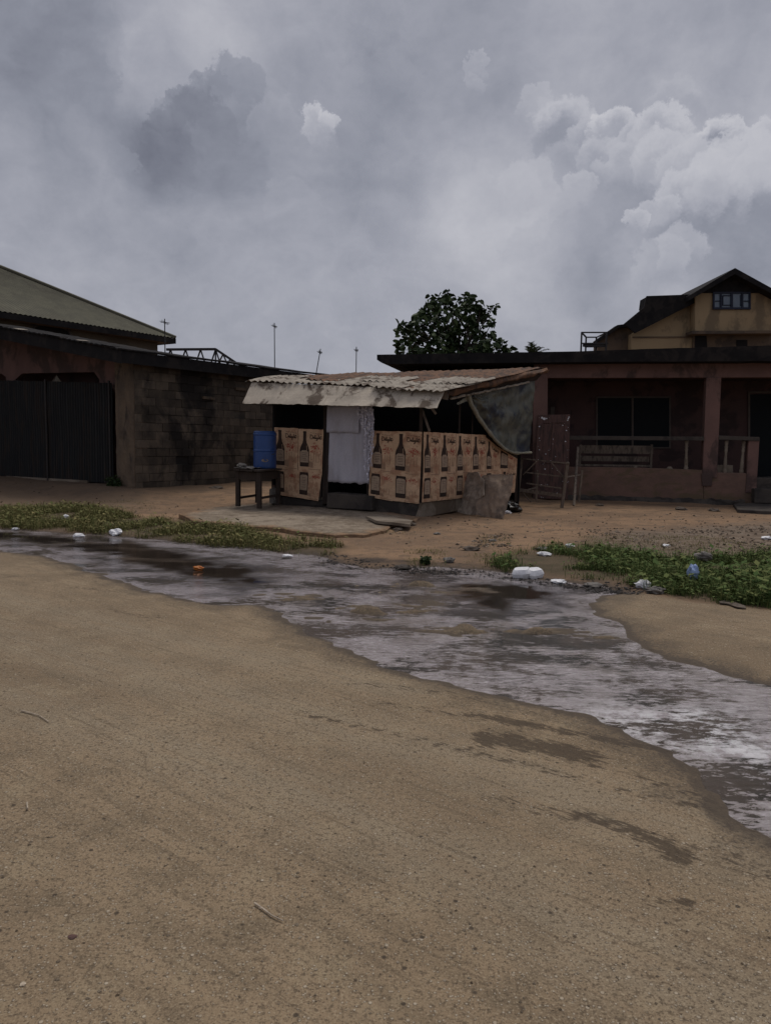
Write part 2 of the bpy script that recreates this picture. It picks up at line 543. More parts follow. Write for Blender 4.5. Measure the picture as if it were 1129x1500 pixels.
K0 = G(199, 728, 0.0)                         # front corner of the low block house on the left
KA = R(56)
uL = V(math.cos(KA), math.sin(KA), 0)         # along its side wall, away
vL = V(-math.sin(KA), math.cos(KA), 0)        # along its front, to the left
def LFR(o=0.0): return (K0 + uL * o, uL)
def LSD(o=0.0): return (K0 - vL * o, vL)


H0 = G(950, 735, 0.0)                         # foot of the veranda wall of the house on the right
HA = R(13)
dH = V(math.cos(HA), -math.sin(HA), 0)
nH = V(-math.sin(HA), -math.cos(HA), 0)       # towards the viewer
def HPL(o=0.0): return (H0 + nH * o, nH)


UP = V(0, 0, 1)

# ---------------------------------------------------------------- ground sheet, road, puddle
POOL_PX = [(-120, 786), (0, 803), (60, 814), (110, 826), (170, 846), (215, 862), (260, 876), (310, 884), (360, 880), (395, 884), (430, 905), (470, 935), (530, 962),
           (600, 982), (680, 1000), (760, 1018), (840, 1040), (920, 1068), (985, 1096), (1035, 1125), (1065, 1158), (1095, 1188), (1140, 1212), (1260, 1270),
           (1400, 1180), (1260, 1030), (1129, 1003), (1060, 990), (1000, 970), (950, 945), (905, 915), (880, 893), (872, 876), (905, 866), (880, 856), (830, 850),
           (790, 845), (740, 836), (690, 832), (640, 829), (590, 830), (540, 829), (500, 822), (470, 812), (420, 806), (350, 799), (280, 793), (210, 787), (140, 782),
           (60, 777), (0, 773), (-150, 766)]
ROAD_FAR_PX = [(-150, 780), (0, 790), (200, 800), (420, 815), (560, 835), (700, 850), (800, 855), (880, 862), (940, 868), (1010, 880), (1070, 888), (1129, 893), (1300, 912)]
POOL = np.array([(G(*p).x, G(*p).y) for p in POOL_PX])
WATER_Z = -0.018


ISLES = [(G(x, y).x, G(x, y).y, a, b) for (x, y, a, b) in ((590, 884, .55, .38), (505, 900, .4, .25), (655, 925, .38, .22), (735, 925, .35, .16), (560, 860, .5, .3), (840, 925, .3, .2), (640, 862, .5, .28), (1010, 1000, .2, .09), (450, 868, .5, .3))]


def sdist(poly, X, Y, closed=True):
    """signed distance (inside positive) of points to a polygon"""
    n = len(poly)
    d2 = np.full(X.shape, 1e9)
    ins = np.zeros(X.shape, bool)
    for i in range(n if closed else n - 1):
        ax, ay = poly[i]
        bx, by = poly[(i + 1) % n]
        ex, ey = bx - ax, by - ay
        t = np.clip(((X - ax) * ex + (Y - ay) * ey) / (ex * ex + ey * ey + 1e-12), 0, 1)
        d2 = np.minimum(d2, (X - ax - t * ex) ** 2 + (Y - ay - t * ey) ** 2)
        if closed:
            c = ((ay > Y) != (by > Y)) & (X < (bx - ax) * (Y - ay) / (by - ay + 1e-12) + ax)
            ins ^= c
    d = np.sqrt(d2)
    return np.where(ins, d, -d) if closed else d


def sst(a, b, x):
    t = np.clip((x - a) / (b - a), 0, 1)
    return t * t * (3 - 2 * t)


_rs = np.random.RandomState(3)
_tab = _rs.rand(256, 256)


def vnoise(X, Y, s):
    x, y = X * s + 57.3, Y * s + 31.7
    xi, yi = np.floor(x).astype(int), np.floor(y).astype(int)
    fx, fy = x - xi, y - yi
    fx, fy = fx * fx * (3 - 2 * fx), fy * fy * (3 - 2 * fy)
    g = lambda a, b: _tab[(xi + a) % 256, (yi + b) % 256]
    return (g(0, 0) * (1 - fx) + g(1, 0) * fx) * (1 - fy) + (g(0, 1) * (1 - fx) + g(1, 1) * fx) * fy


def fbm(X, Y, s, o=4):
    v, a, t = 0, 1.0, 0
    for k in range(o):
        v = v + a * vnoise(X, Y, s * 2 ** k)
        t += a
        a *= .55
    return v / t


def height(X, Y):
    X, Y = np.asarray(X, float), np.asarray(Y, float)
    dp = sdist(POOL, X, Y)
    wob = (fbm(X, Y, 1.6, 4) - .5)
    far = sst(11.0, 14.5, Y + 0.05 * X)
    h = (fbm(X, Y, .35, 3) - .5) * .012 * (1 - far) + (fbm(X, Y, .7, 4) - .5) * .09 * far
    # pool bed with uneven bottom and islands of sand
    dd = dp + wob * .30 + (fbm(X, Y, 5.5, 4) - .5) * .16
    bed = sst(-.28, .5, dd)
    h = h * (1 - bed) - .06 * bed + bed * (fbm(X * .6 + Y * .3, Y * 1.6, 2.2, 4) - .5) * .06
    for (ix, iy, ia, ib) in ISLES:
        e = ((X - ix) / ia) ** 2 + ((Y - iy) / ib) ** 2 + (fbm(X + Y * .4, Y * 2.2, 3.4, 5) - .5) * 5.5
        h = h + .046 * sst(1.3, -.2, e) * bed * sst(2.6, 1.2, ((X - ix) / ia) ** 2 + ((Y - iy) / ib) ** 2)
    # bank beyond the water
    rel = (X - K0.x) * uL.x + (Y - K0.y) * uL.y
    lat = (X - K0.x) * vL.x + (Y - K0.y) * vL.y
    h = h + .26 * sst(-2.3, -.4, rel) * sst(-1.2, .5, lat)
    h = h + .16 * sst(17.5, 21.0, Y) * sst(-.5, -2.5, X) * (1 - sst(-1.2, .5, lat))
    # heap lines in front of the gate
    h = np.where(Y > 60, h * 0, h)
    return h, dp + wob * .25


def hz(x, y):
    return float(height(np.array([x]), np.array([y]))[0][0])


def GP(px, py):
    """a point on the real uneven ground under a photo pixel"""
    z = 0.0
    for _ in range(6):
        p = G(px, py, z)
        z = hz(p.x, p.y)
    return G(px, py, z)


def seg_world(pts):
    return np.array([(G(*p).x, G(*p).y) for p in pts])


ys = np.concatenate([np.arange(-6, 1.2, .6), np.arange(1.2, 5.5, .06), np.arange(5.5, 13.5, .042), np.arange(13.5, 26, .12), np.geomspace(26, 900, 26)])
xs = np.concatenate([-np.geomspace(900, 12, 22), np.arange(-11.8, -7.6, .12), np.arange(-7.6, 5.6, .05), np.arange(5.6, 12, .12), np.geomspace(12.2, 900, 22)])
GX, GY = np.meshgrid(xs, ys)
HZ, DP = height(GX, GY)
far_line = seg_world(ROAD_FAR_PX)
yline = np.interp(GX, far_line[:, 0], far_line[:, 1])
ROADM = sst(.12, -.12, GY - yline + (fbm(GX, GY, 2.0, 3) - .5) * .5)
WET = sst(-.001, -.014, HZ + (fbm(GX, GY, 6.0, 3) - .5) * .006) * sst(-.9, -.4, DP)
WET = np.maximum(WET, .62 * sst(-.55, -.08, DP + (fbm(GX, GY, 4.0, 4) - .5) * .5))
# damp tyre tracks and spills on the road
STAIN = np.zeros(GX.shape)
for pts, w, k in [([(705, 1048), (800, 1066), (900, 1086), (1000, 1098), (1060, 1120)], .045, .85), ([(560, 1030), (680, 1048), (760, 1062)], .04, .6),
                  ([(722, 1082), (780, 1092), (850, 1107)], .10, .9), ([(600, 1080), (700, 1105), (800, 1128), (920, 1160), (1040, 1185)], .028, .7),
                  ([(440, 1045), (540, 1068), (640, 1090), (760, 1120)], .025, .75), ([(820, 1110), (940, 1140), (1080, 1180)], .035, .65), ([(520, 1000), (600, 1010), (680, 1020), (780, 1045)], .05, .5),
                  ([(850, 1196), (920, 1215), (990, 1245)], .045, .9), ([(950, 1228), (990, 1250)], .06, .9), ([(720, 1170), (850, 1198), (1000, 1235), (1129, 1280)], .06, .48),
                  ([(965, 1325), (1005, 1326)], .035, .7), ([(1000, 1330), (1129, 1370)], .03, .3), ([(160, 893), (210, 903), (250, 905)], .05, .5), ([(110, 860), (160, 866)], .06, .5),
                  ([(0, 842), (40, 848)], .06, .4), ([(330, 905), (420, 912), (480, 938)], .06, .4), ([(20, 870), (70, 880)], .05, .3), ([(0, 805), (60, 822), (130, 848), (200, 872)], .07, .4),
                  ([(940, 958), (1010, 965)], .05, .35), ([(1040, 1000), (1129, 1022)], .06, .4), ([(240, 1050), (330, 1078)], .04, .35)]:
    dl = sdist(seg_world(pts), GX, GY, closed=False)
    STAIN = np.maximum(STAIN, k * sst(w * 2.2, w * .3, dl + (fbm(GX, GY, 9, 2) - .5) * w * 1.2))
tracks = np.zeros(GX.shape)
for pts, w in [([(-100, 905), (200, 985), (500, 1060), (800, 1150), (1129, 1260)], .25), ([(-100, 1000), (200, 1080), (500, 1190), (800, 1330), (1129, 1500)], .22), ([(-100, 850), (300, 950), (600, 1010)], .2)]:
    tracks = np.maximum(tracks, sst(w * 2, 0, sdist(seg_world(pts), GX, GY, closed=False)))
PALE = sst(-.5, .6, sdist(seg_world([(840, 800), (900, 778), (1129, 765), (1300, 770), (1300, 850), (1129, 830), (980, 825)]), GX, GY))
VEG_POLYS = [[(-60, 752), (60, 742), (140, 742), (200, 757), (290, 765), (350, 776), (420, 793), (500, 800), (490, 815), (440, 812), (380, 803), (320, 799), (230, 790), (140, 781), (60, 776), (-60, 770)],
             [(720, 826), (770, 806), (840, 797), (905, 808), (985, 822), (1060, 816), (1200, 806), (1200, 897), (1110, 889), (1050, 883), (960, 867), (905, 852), (850, 850), (800, 846), (735, 838)]]
VEG = np.zeros(GX.shape)
for q in VEG_POLYS:
    VEG = np.maximum(VEG, sst(-.3, .4, sdist(seg_world(q), GX, GY) + (fbm(GX, GY, 1.5, 3) - .5) * .6))
MUD = sst(.9, -.1, sdist(seg_world([(540, 826), (640, 832), (740, 838), (830, 852), (900, 858), (950, 866)]), GX, GY, closed=False) + (fbm(GX, GY, 2, 3) - .5) * .8) * sst(9.2, 9.8, GY)
GREY = sst(-1, 1.2, -(GX + 5.5) + (fbm(GX, GY, .8, 3) - .5) * 2) * sst(15, 17, GY)


def ground_mats():
    m = bpy.data.materials.new('ground_earth')
    m.use_nodes = True
    nt = NT(m.node_tree)
    bs = nt.n['Principled BSDF']
    o = nt.obj()
    wet, stain, veg, roadm, mud, pale, grey, trk = [nt.attr(a) for a in ('wet', 'stain', 'veg', 'roadm', 'mud', 'pale', 'grey', 'track')]
    n_big = nt.noise(o, .55, 5, .6)
    n_mid = nt.noise(o, 3.2, 6, .65)
    pa, pb = G(500, 1060), G(1129, 1260)
    along = nt.mapping(o, (1, 1, 1), (0, 0, -math.atan2(pb.y - pa.y, pb.x - pa.x)))
    streak = nt.noise(nt.mapping(along, (1.2, 6, 1)), 1.6, 5, .6)
    n_fine = nt.noise(o, 48, 5, .75)
    n_grain = nt.noise(o, 130, 3, .7)
    # road: sandy film over old asphalt
    n_huge = nt.noise(o, .22, 4, .6)
    rc = nt.mix(nt.mapr(nt.math('ADD', n_big, nt.math('SUBTRACT', n_huge, .5)), .36, .66), (.280, .204, .127), (.208, .148, .091))
    rc = nt.mix(nt.mapr(streak, .42, .62, 0, .5), rc, (.178, .132, .083))
    rc = nt.mix(nt.mapr(n_mid, .52, .66, 0, .55), rc, (.305, .235, .148))
    rc = nt.mix(nt.mapr(n_mid, .47, .36, 0, .5), rc, (.150, .113, .072))
    rc = nt.mix(nt.math('MULTIPLY', trk, nt.mapr(streak, .35, .6, .2, .55)), rc, (.305, .245, .168))
    line = nt.noise(nt.mapping(along, (.7, 22, 1)), 1.4, 4, .6)
    rc = nt.mix(nt.mapr(line, .56, .66, 0, .5), rc, (.135, .099, .063))
    rc = nt.mix(nt.mapr(n_fine, .50, .62, 0, .8), rc, (.105, .077, .050))
    rc = nt.mix(nt.mapr(n_grain, .54, .66, 0, .7), rc, (.075, .054, .036))
    rc = nt.mix(nt.mapr(n_grain, .45, .34, 0, .6), rc, (.40, .325, .225))
    # grit of three sizes, light and dark
    v1 = nt.voronoi(o, 70)
    s1 = nt.math('MULTIPLY', nt.mapr(v1.outputs['Distance'], .34, .22), nt.math('GREATER_THAN', v1.outputs['Color'], .62))
    rc = nt.mix(nt.math('MULTIPLY', s1, .6), rc, (.46, .39, .30))
    v2 = nt.voronoi(o, 33)
    s2 = nt.math('MULTIPLY', nt.mapr(v2.outputs['Distance'], .26, .16), nt.math('GREATER_THAN', v2.outputs['Color'], .74))
    rc = nt.mix(nt.math('MULTIPLY', s2, nt.mapr(n_mid, .35, .6, .25, .9)), rc, (.46, .385, .29))
    v3 = nt.voronoi(nt.mapping(o, (1, 1, 1), loc=(3.3, 1.7, 0)), 21)
    s3 = nt.math('MULTIPLY', nt.mapr(v3.outputs['Distance'], .25, .12), nt.math('GREATER_THAN', v3.outputs['Color'], .8))
    rc = nt.mix(nt.math('MULTIPLY', s3, .85), rc, (.05, .038, .028))
    # yard earth
    dc = nt.mix(nt.mapr(n_big, .35, .65), (.285, .178, .104), (.185, .118, .073))
    dc = nt.mix(nt.mapr(n_mid, .48, .64, 0, .75), dc, (.125, .085, .057))
    v4 = nt.voronoi(o, 11)
    s4 = nt.math('MULTIPLY', nt.mapr(v4.outputs['Distance'], .3, .16), nt.math('GREATER_THAN', v4.outputs['Color'], .7))
    dc = nt.mix(nt.math('MULTIPLY', s4, .6), dc, (.30, .235, .17))
    v5 = nt.voronoi(nt.mapping(o, (1, 1, 1), loc=(1.1, 4.2, 0)), 7)
    s5 = nt.math('MULTIPLY', nt.mapr(v5.outputs['Distance'], .27, .12), nt.math('GREATER_THAN', v5.outputs['Color'], .72))
    dc = nt.mix(nt.math('MULTIPLY', s5, .75), dc, (.05, .037, .028))
    dc = nt.mix(nt.mapr(n_fine, .45, .65, 0, .5), dc, (.085, .06, .04))
    dc = nt.mix(nt.math('MULTIPLY', grey, .7), dc, (.095, .068, .048))
    pc = nt.mix(nt.mapr(n_mid, .4, .62), (.10, .075, .055), (.21, .165, .125))
    dc = nt.mix(nt.math('MULTIPLY', pale, .75), dc, pc)
    vc = nt.mix(nt.mapr(n_mid, .4, .65), (.05, .042, .022), (.10, .072, .042))
    dc = nt.mix(nt.math('MULTIPLY', veg, .85), dc, vc)
    dc = nt.mix(nt.math('MULTIPLY', mud, nt.mapr(n_mid, .3, .55, .5, 1)), dc, (.035, .028, .024))
    col = nt.mix(roadm, dc, rc)
    ns = nt.noise(nt.mapping(along, (7, 30, 1)), 1.5, 6, .75)
    st = nt.math('MULTIPLY', stain, 1.0)
    st = nt.mapr(nt.math('ADD', st, nt.math('MULTIPLY', nt.math('SUBTRACT', ns, .5), 2.6)), .45, .70)
    col = nt.mix(nt.math('MULTIPLY', st, .78), col, (.052, .037, .025))
    wetc = nt.mix(roadm, (.045, .031, .021), (.055, .040, .028))
    wm = nt.mapr(nt.math('ADD', wet, nt.math('MULTIPLY', nt.math('SUBTRACT', n_fine, .5), 1.1)), .2, 1.0)
    col = nt.mix(nt.math('MULTIPLY', wm, .85), col, wetc)
    nt.put(bs.inputs['Base Color'], col)
    nt.put(bs.inputs['Roughness'], nt.mapr(wm, 0, 1, .93, .75))
    bs.inputs['Specular IOR Level'].default_value = .25
    h = nt.math('ADD', nt.math('MULTIPLY', n_fine, .6), nt.math('MULTIPLY', n_mid, .8))
    h = nt.math('ADD', h, nt.math('MULTIPLY', nt.math('ADD', s1, s2), .5))
    h = nt.math('ADD', h, nt.math('MULTIPLY', nt.math('ADD', s4, s5), .8))
    nt.put(bs.inputs['Normal'], nt.bump(h, .8, .012))
    # water
    w = bpy.data.materials.new('puddle_water')
    w.use_nodes = True
    nt = NT(w.node_tree)
    bs = nt.n['Principled BSDF']
    o = nt.obj()
    dep, rip = nt.attr('depth'), nt.attr('ripple')
    n1 = nt.noise(nt.mapping(o, (.8, 1.5, 1), (0, 0, R(12))), 1.5, 5, .6, .3)
    n2 = nt.noise(nt.mapping(o, (4.5, 12.0, 1), (0, 0, R(5))), 1.9, 6, .78, .3)
    # murky: shallow shows the sand, deep is brown black, pale film colour has sky reflection painted in
    col = nt.mix(nt.mapr(dep, .1, .8), (.13, .102, .08), (.024, .018, .014))
    mixn = nt.math('ADD', n2, nt.math('MULTIPLY', nt.math('SUBTRACT', n1, .5), 1.1))
    mz = nt.attr('mudzone')
    mixn = nt.math('ADD', mixn, nt.math('MULTIPLY', mz, .055))
    clump = nt.math('MULTIPLY', nt.mapr(mixn, .555, .575), rip)
    col = nt.mix(clump, col, nt.mix(nt.mapr(nt.noise(o, 1.1, 3, .6), .42, .58), (.018, .014, .011), (.060, .042, .032)))
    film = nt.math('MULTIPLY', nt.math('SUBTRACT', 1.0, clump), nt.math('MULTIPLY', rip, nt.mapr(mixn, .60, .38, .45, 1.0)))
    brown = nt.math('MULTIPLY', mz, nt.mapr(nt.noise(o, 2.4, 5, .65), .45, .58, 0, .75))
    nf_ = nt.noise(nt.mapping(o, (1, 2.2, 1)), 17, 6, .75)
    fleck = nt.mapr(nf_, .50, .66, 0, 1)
    foam = nt.math('MULTIPLY', nt.attr('foam'), nt.mapr(nt.noise(o, 9, 6, .75), .40, .56))  # white patch painted where the water mirrors the bright cloud
    sheen_c = nt.mix(nt.math('MULTIPLY', fleck, .55), (.285, .245, .250), (.52, .475, .485))
    sheen_c = nt.mix(brown, sheen_c, (.115, .083, .064))
    sheen_c = nt.mix(foam, sheen_c, (.80, .78, .80))
    col = nt.mix(film, col, sheen_c)
    nt.put(bs.inputs['Base Color'], col)
    nt.put(bs.inputs['Roughness'], nt.mapr(film, 0, 1, .05, .16))
    nt.put(bs.inputs['IOR'], nt.mapr(film, 0, 1, 1.34, 1.75))
    hh = nt.math('MULTIPLY', nt.math('ADD', n2, nt.math('MULTIPLY', nf_, .5)), rip)
    hh = nt.math('ADD', hh, nt.math('MULTIPLY', nt.noise(o, 3, 2, .5), .08))
    nt.put(bs.inputs['Normal'], nt.bump(hh, .6, .02))
    return m, w


M_GROUND, M_WATER = ground_mats()


def sheet(name, X, Y, Z, keep, attrs, m):
    """a mesh from those cells of the ground grid that are kept"""
    ny, nx = X.shape
    idx = np.arange(ny * nx).reshape(ny, nx)
    q = np.stack([idx[:-1, :-1], idx[:-1, 1:], idx[1:, 1:], idx[1:, :-1]], -1).reshape(-1, 4)
    q = q[keep.reshape(-1)]
    used, inv = np.unique(q, return_inverse=True)
    q = inv.reshape(-1, 4)
    co = np.stack([X.ravel(), Y.ravel(), Z.ravel()], 1)[used]
    me = bpy.data.meshes.new(name)
    me.vertices.add(len(co))
    me.vertices.foreach_set('co', co.ravel())
    me.loops.add(q.size)
    me.loops.foreach_set('vertex_index', q.ravel().astype(np.int32))
    me.polygons.add(len(q))
    me.polygons.foreach_set('loop_start', (np.arange(len(q)) * 4).astype(np.int32))
    me.polygons.foreach_set('loop_total', np.full(len(q), 4, np.int32))
    me.polygons.foreach_set('use_smooth', np.ones(len(q), bool))
    me.update(calc_edges=True)
    for a, arr in attrs.items():
        at = me.attributes.new(a, 'FLOAT', 'POINT')
        at.data.foreach_set('value', arr.ravel()[used].astype(np.float32))
    me.materials.append(m)
    ob = bpy.data.objects.new(name, me)
    COL.objects.link(ob)
    return tag(ob, kind='structure')


ga = dict(wet=WET, stain=STAIN, veg=VEG, roadm=ROADM, mud=MUD, pale=PALE, grey=GREY, track=tracks)
cell_road = (GY - yline)[:-1, :-1] < 0
sheet('road', GX, GY, HZ, cell_road, ga, M_GROUND)
sheet('ground', GX, GY, HZ, ~cell_road, ga, M_GROUND)
DEPTH = np.clip((WATER_Z - HZ) / .05, 0, 1)
calm = seg_world([(-100, 770), (150, 785), (250, 800), (330, 815), (420, 845), (350, 860), (280, 858), (200, 832), (120, 808), (0, 790), (-100, 785)])
calm2 = seg_world([(680, 850), (780, 846), (850, 866), (820, 892), (740, 890), (690, 880), (640, 862)])
RIP = 1 - np.maximum(sst(-.35, .45, sdist(calm, GX, GY) + (fbm(GX, GY, 2.2, 4) - .5) * 1.3), sst(-.5, .6, sdist(calm2, GX, GY) + (fbm(GX, GY, 2.5, 4) - .5) * 1.8))
SKY_GLINT = sst(-.5, .5, sdist(seg_world([(930, 1055), (1000, 1040), (1080, 1060), (1160, 1090), (1160, 1150), (1100, 1130), (1020, 1090)]), GX, GY) + (fbm(GX, GY, 2, 3) - .5) * .8)  # mask for the painted cloud reflection
MUDZ = sst(-.6, .9, sdist(seg_world([(430, 845), (560, 838), (700, 845), (860, 885), (900, 935), (960, 975), (860, 985), (720, 945), (560, 935), (450, 890)]), GX, GY) + (fbm(GX, GY, 1.7, 4) - .5) * 2.0)
hmin = np.minimum(np.minimum(HZ[:-1, :-1], HZ[1:, :-1]), np.minimum(HZ[:-1, 1:], HZ[1:, 1:]))
pool_cell = (hmin < WATER_Z + .004) & (DP[:-1, :-1] > -.3) & (GX[:-1, :-1] > -12) & (GX[:-1, :-1] < 12)
sheet('puddle', GX, GY, np.full(GX.shape, WATER_Z), pool_cell, dict(depth=DEPTH, ripple=RIP, foam=SKY_GLINT, mudzone=MUDZ), M_WATER)

# ---------------------------------------------------------------- low block house with the gate, left
def low_house():
    t = thing('house', K0, 'low pink-brown house with dark eaves and bare block side wall, left of the shed', 'house')
    slope = math.tan(R(9.6))
    ze = 3.74                                       # eave height above the side wall
    OV, FO, LEN, RID = .45, .75, 10.5, 8.0
    def rp(a, b, dz=0):                            # a along uL, b along vL
        return K0 + uL * a + vL * b + UP * (ze + (b + OV) * slope + dz)
    # roof as sheets with a wavy edge
    mb = MB()
    n = 70
    def piece(a0, a1, b0, b1, nu, nv):
        def fn(u, v):
            a_ = a0 + (a1 - a0) * u
            b_ = b0 + (b1 - b0) * v
            return rp(a_, b_, .012 * math.sin(b_ * 40) + .02 * mnoise.noise(V(a_ * 1.3, b_ * 1.1, 0)))
        mb.grid(fn, nu, nv, UP * .035)
    piece(-FO, 1.7, -OV, RID, 14, 90)              # over the porch
    piece(1.71, LEN, -OV, .62, 40, 14)             # narrow strip along the side wall
    mb.build('roof', M_ROOFD, t)
    mb = MB()                                      # boards under the eaves
    mb.prism([rp(-FO + .06, -OV + .02, -.34), rp(-FO + .06, RID, -.34), rp(-FO + .06, RID, -.012), rp(-FO + .06, -OV + .02, -.012)], uL * .03)
    mb.build('bargeboard', M_ROOFD, t)
    mb = MB()
    mb.prism([rp(-FO + .1, -OV + .04, -.32), rp(LEN - .1, -OV + .04, -.32), rp(LEN - .1, -OV + .04, -.014), rp(-FO + .1, -OV + .04, -.014)], vL * .03)
    mb.build('fascia', M_ROOFD, t)
    mb = MB()                                      # soffit closing the eaves
    mb.prism([rp(-FO + .1, -OV + .08, -.06), rp(LEN - .1, -OV + .08, -.06), rp(LEN - .1, .35, -.06), rp(-FO + .1, .35, -.06)], UP * .02)
    mb.build('soffit', M_ROOFD, t)
    # loose edge sheets in pale zinc and dark roofing
    for k, (a, b, l, w) in enumerate([(-FO - .06, 1.1, .10, .16), (-FO - .04, 2.1, .09, .7), (-FO - .07, 3.9, .09, .28), (-FO - .04, 5.0, .1, .9), (-FO - .05, 6.3, .09, .3), (-FO - .04, -.1, .12, .35)]):
        mb = MB()
        mb.prism([rp(a, b, .04), rp(a, b + w, .045), rp(a + .3, b + w, .06), rp(a + .3, b, .055)], UP * .012)
        mb.build('roof_sheet', M_ZINC if k % 2 == 0 and k < 5 else M_ROOFD, t)
    # gable front with cut-corner openings
    fp = LFR(.55)
    top = lambda px, py: PL(px, py, fp)
    mb = MB()
    fr = [PL(178, 545, fp), PL(-60, 545, fp)]
    def fpt(px, py): return PL(px, py, fp)
    # lintel with chamfered arches cut below it
    poly = [fpt(170, 500), fpt(170, 565), fpt(146, 566), fpt(146, 556), fpt(138, 545), fpt(33, 547), fpt(23, 556), fpt(21, 566), fpt(10, 566), fpt(9, 552), fpt(2, 547), fpt(-40, 548), fpt(-60, 450)]
    zt = lambda p: Vector((p.x, p.y, ze + (((p - K0).dot(vL)) + OV) * slope - .05))
    poly[0] = zt(poly[0])
    poly[-1] = zt(poly[-1])
    mb.prism(poly, uL * .2)
    # pillars standing behind the gate
    for (x0, x1) in ((146, 170), (10, 21)):
        a, b = fpt(x0, 566), fpt(x1, 566)
        a2, b2 = Vector((a.x, a.y, 0)), Vector((b.x, b.y, 0))
        mb.prism([a + uL * .002, b + uL * .002, b2 + uL * .002, a2 + uL * .002], uL * .196)
    mb.build('front_wall', M_PLASTER, t)
    mb = MB()                                      # porch wall inside, shade painted by the darker plaster
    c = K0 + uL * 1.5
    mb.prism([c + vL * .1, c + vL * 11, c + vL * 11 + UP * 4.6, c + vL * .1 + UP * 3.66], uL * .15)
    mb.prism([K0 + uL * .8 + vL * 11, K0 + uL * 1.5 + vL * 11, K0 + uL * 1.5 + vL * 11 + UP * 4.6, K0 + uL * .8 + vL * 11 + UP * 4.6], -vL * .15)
    mb.build('porch_wall', M_PLASTER_SHADE, t)
    # lamp shade hanging in the opening
    mb = MB()
    q = PL(83, 559, LFR(.9))
    mb.lathe(q, [(.13, 0), (.10, .05), (.03, .17), (.012, .2)], 14)
    mb.tube([q + UP * .2, q + UP * .9], .006, 5)
    mb.build('lamp_shade', M_ZINC, t)
    # block side wall: real courses
    mb = MB()
    L, zt0 = 6.2, ze - .03
    mb.box(K0 + uL * (L / 2 + .06) + vL * .12 + UP * (zt0 / 2), uL * (L / 2 - .05), vL * .095, UP * zt0 / 2)
    mb.build('wall_core', M_MORTAR, t)
    mb = MB()
    bh, bl, g = .225, .45, .009
    r = random.Random(5)
    for j in range(int(zt0 / bh) + 1):
        z0 = j * bh - .06
        z1 = min(z0 + bh - g, zt0)
        a = .0 if j % 2 else .0
        first = bl if j % 2 == 0 else bl / 2
        a0 = .012
        ln = first
        while a0 < L:
            a1 = min(a0 + ln - g, L)
            mb.tint = r.random() * (.55 + .45 * (1 if r.random() > .25 else 2.1))
            off = r.uniform(0, .016)
            sk = [r.uniform(-.006, .006) for _ in range(4)]
            if not (r.random() < .015):
                pr = K0 - vL * off
                mb.prism([pr + uL * (a0 + sk[0]) + UP * (z0 + sk[1]), pr + uL * (a1 + sk[2]) + UP * (z0 + sk[1]), pr + uL * (a1 + sk[2]) + UP * (z1 + sk[3]), pr + uL * (a0 + sk[0]) + UP * (z1 + sk[3])], vL * .1)
            a0 += ln
            ln = bl
    mb.build('side_wall', M_BLOCK, t, bevel=.006)
    for (px, py) in ((305, 583), (352, 570)):      # putlog stubs
        mb = MB()
        q = PL(px, py, LSD(.02))
        mb.box(q, uL * .22, vL * .06, UP * .04)
        mb.build('ledge', M_BLOCK_P, t)
    # pier at the corner: render falling off
    mb = MB()
    def pier(u, v):
        z = v * (ze - .1) - .08
        b = u * .75 + .002
        return K0 - uL * (.02 + .02 * mnoise.noise(V(b * 4, z * 3, 2)) + .012 * mnoise.noise(V(b * 12, z * 9, 7))) + vL * b + UP * z
    mb.grid(pier, 10, 50, uL * .42)
    mb.build('pier', M_BLOCK_P, t)
    return t


low_house()


def gate():
    z0 = .2
    t = thing('gate', K0 + uL * .25 + vL * 3 + UP * z0, 'tall black corrugated metal gate across the porch of the low house', 'gate')
    pl = LFR(.25)
    mb = MB()
    a = PL(163, 561, pl)
    b = PL(-45, 556, pl)
    za = PL(163, 709, pl).z
    zb = PL(0, 698, pl).z
    def leaf(name, s0, s1, xtra=0):
        m_ = MB()
        n = int((s1 - s0) * 90)
        def fn(u, v):
            s = s0 + (s1 - s0) * u
            p = a.lerp(b, s)
            lo = za + (zb - za) * s + .02
            z = lo + (p.z - lo) * v + (.03 * mnoise.noise(V(s * 20, 3, 0)) if v > .99 else 0)
            ph = (s * 62) % 1.0
            w = .022 * (1 if ph < .5 else -1)
            return Vector((p.x, p.y, z)) + uL * (w + xtra + .03 * mnoise.noise(V(s * 4, z, 1)))
        m_.grid(fn, max(n * 3, 60), 6, uL * .008)
        m_.build(name, M_GATE, t)
    leaf('gate_leaf', .0, .40)
    leaf('gate_leaf', .408, .84, -.02)
    leaf('gate_leaf', .848, 1.0, .02)
    for s in (.404, .844, .002):
        mb = MB()
        p = a.lerp(b, s)
        mb.tube([Vector((p.x, p.y, za - .15)) - uL * .06, Vector((p.x, p.y, p.z + .06)) - uL * .06], .03, 8)
        mb.build('gate_post', M_METAL, t)
    mb = MB()
    lo0, lo1 = PL(128, 705, LFR(.19)), PL(10, 698, LFR(.19))
    mb.prism([lo0 - UP * .05, lo1 - UP * .05, lo1 + UP * .02, lo0 + UP * .02], uL * .09)
    mb.build('threshold', M_CONC, t)


gate()


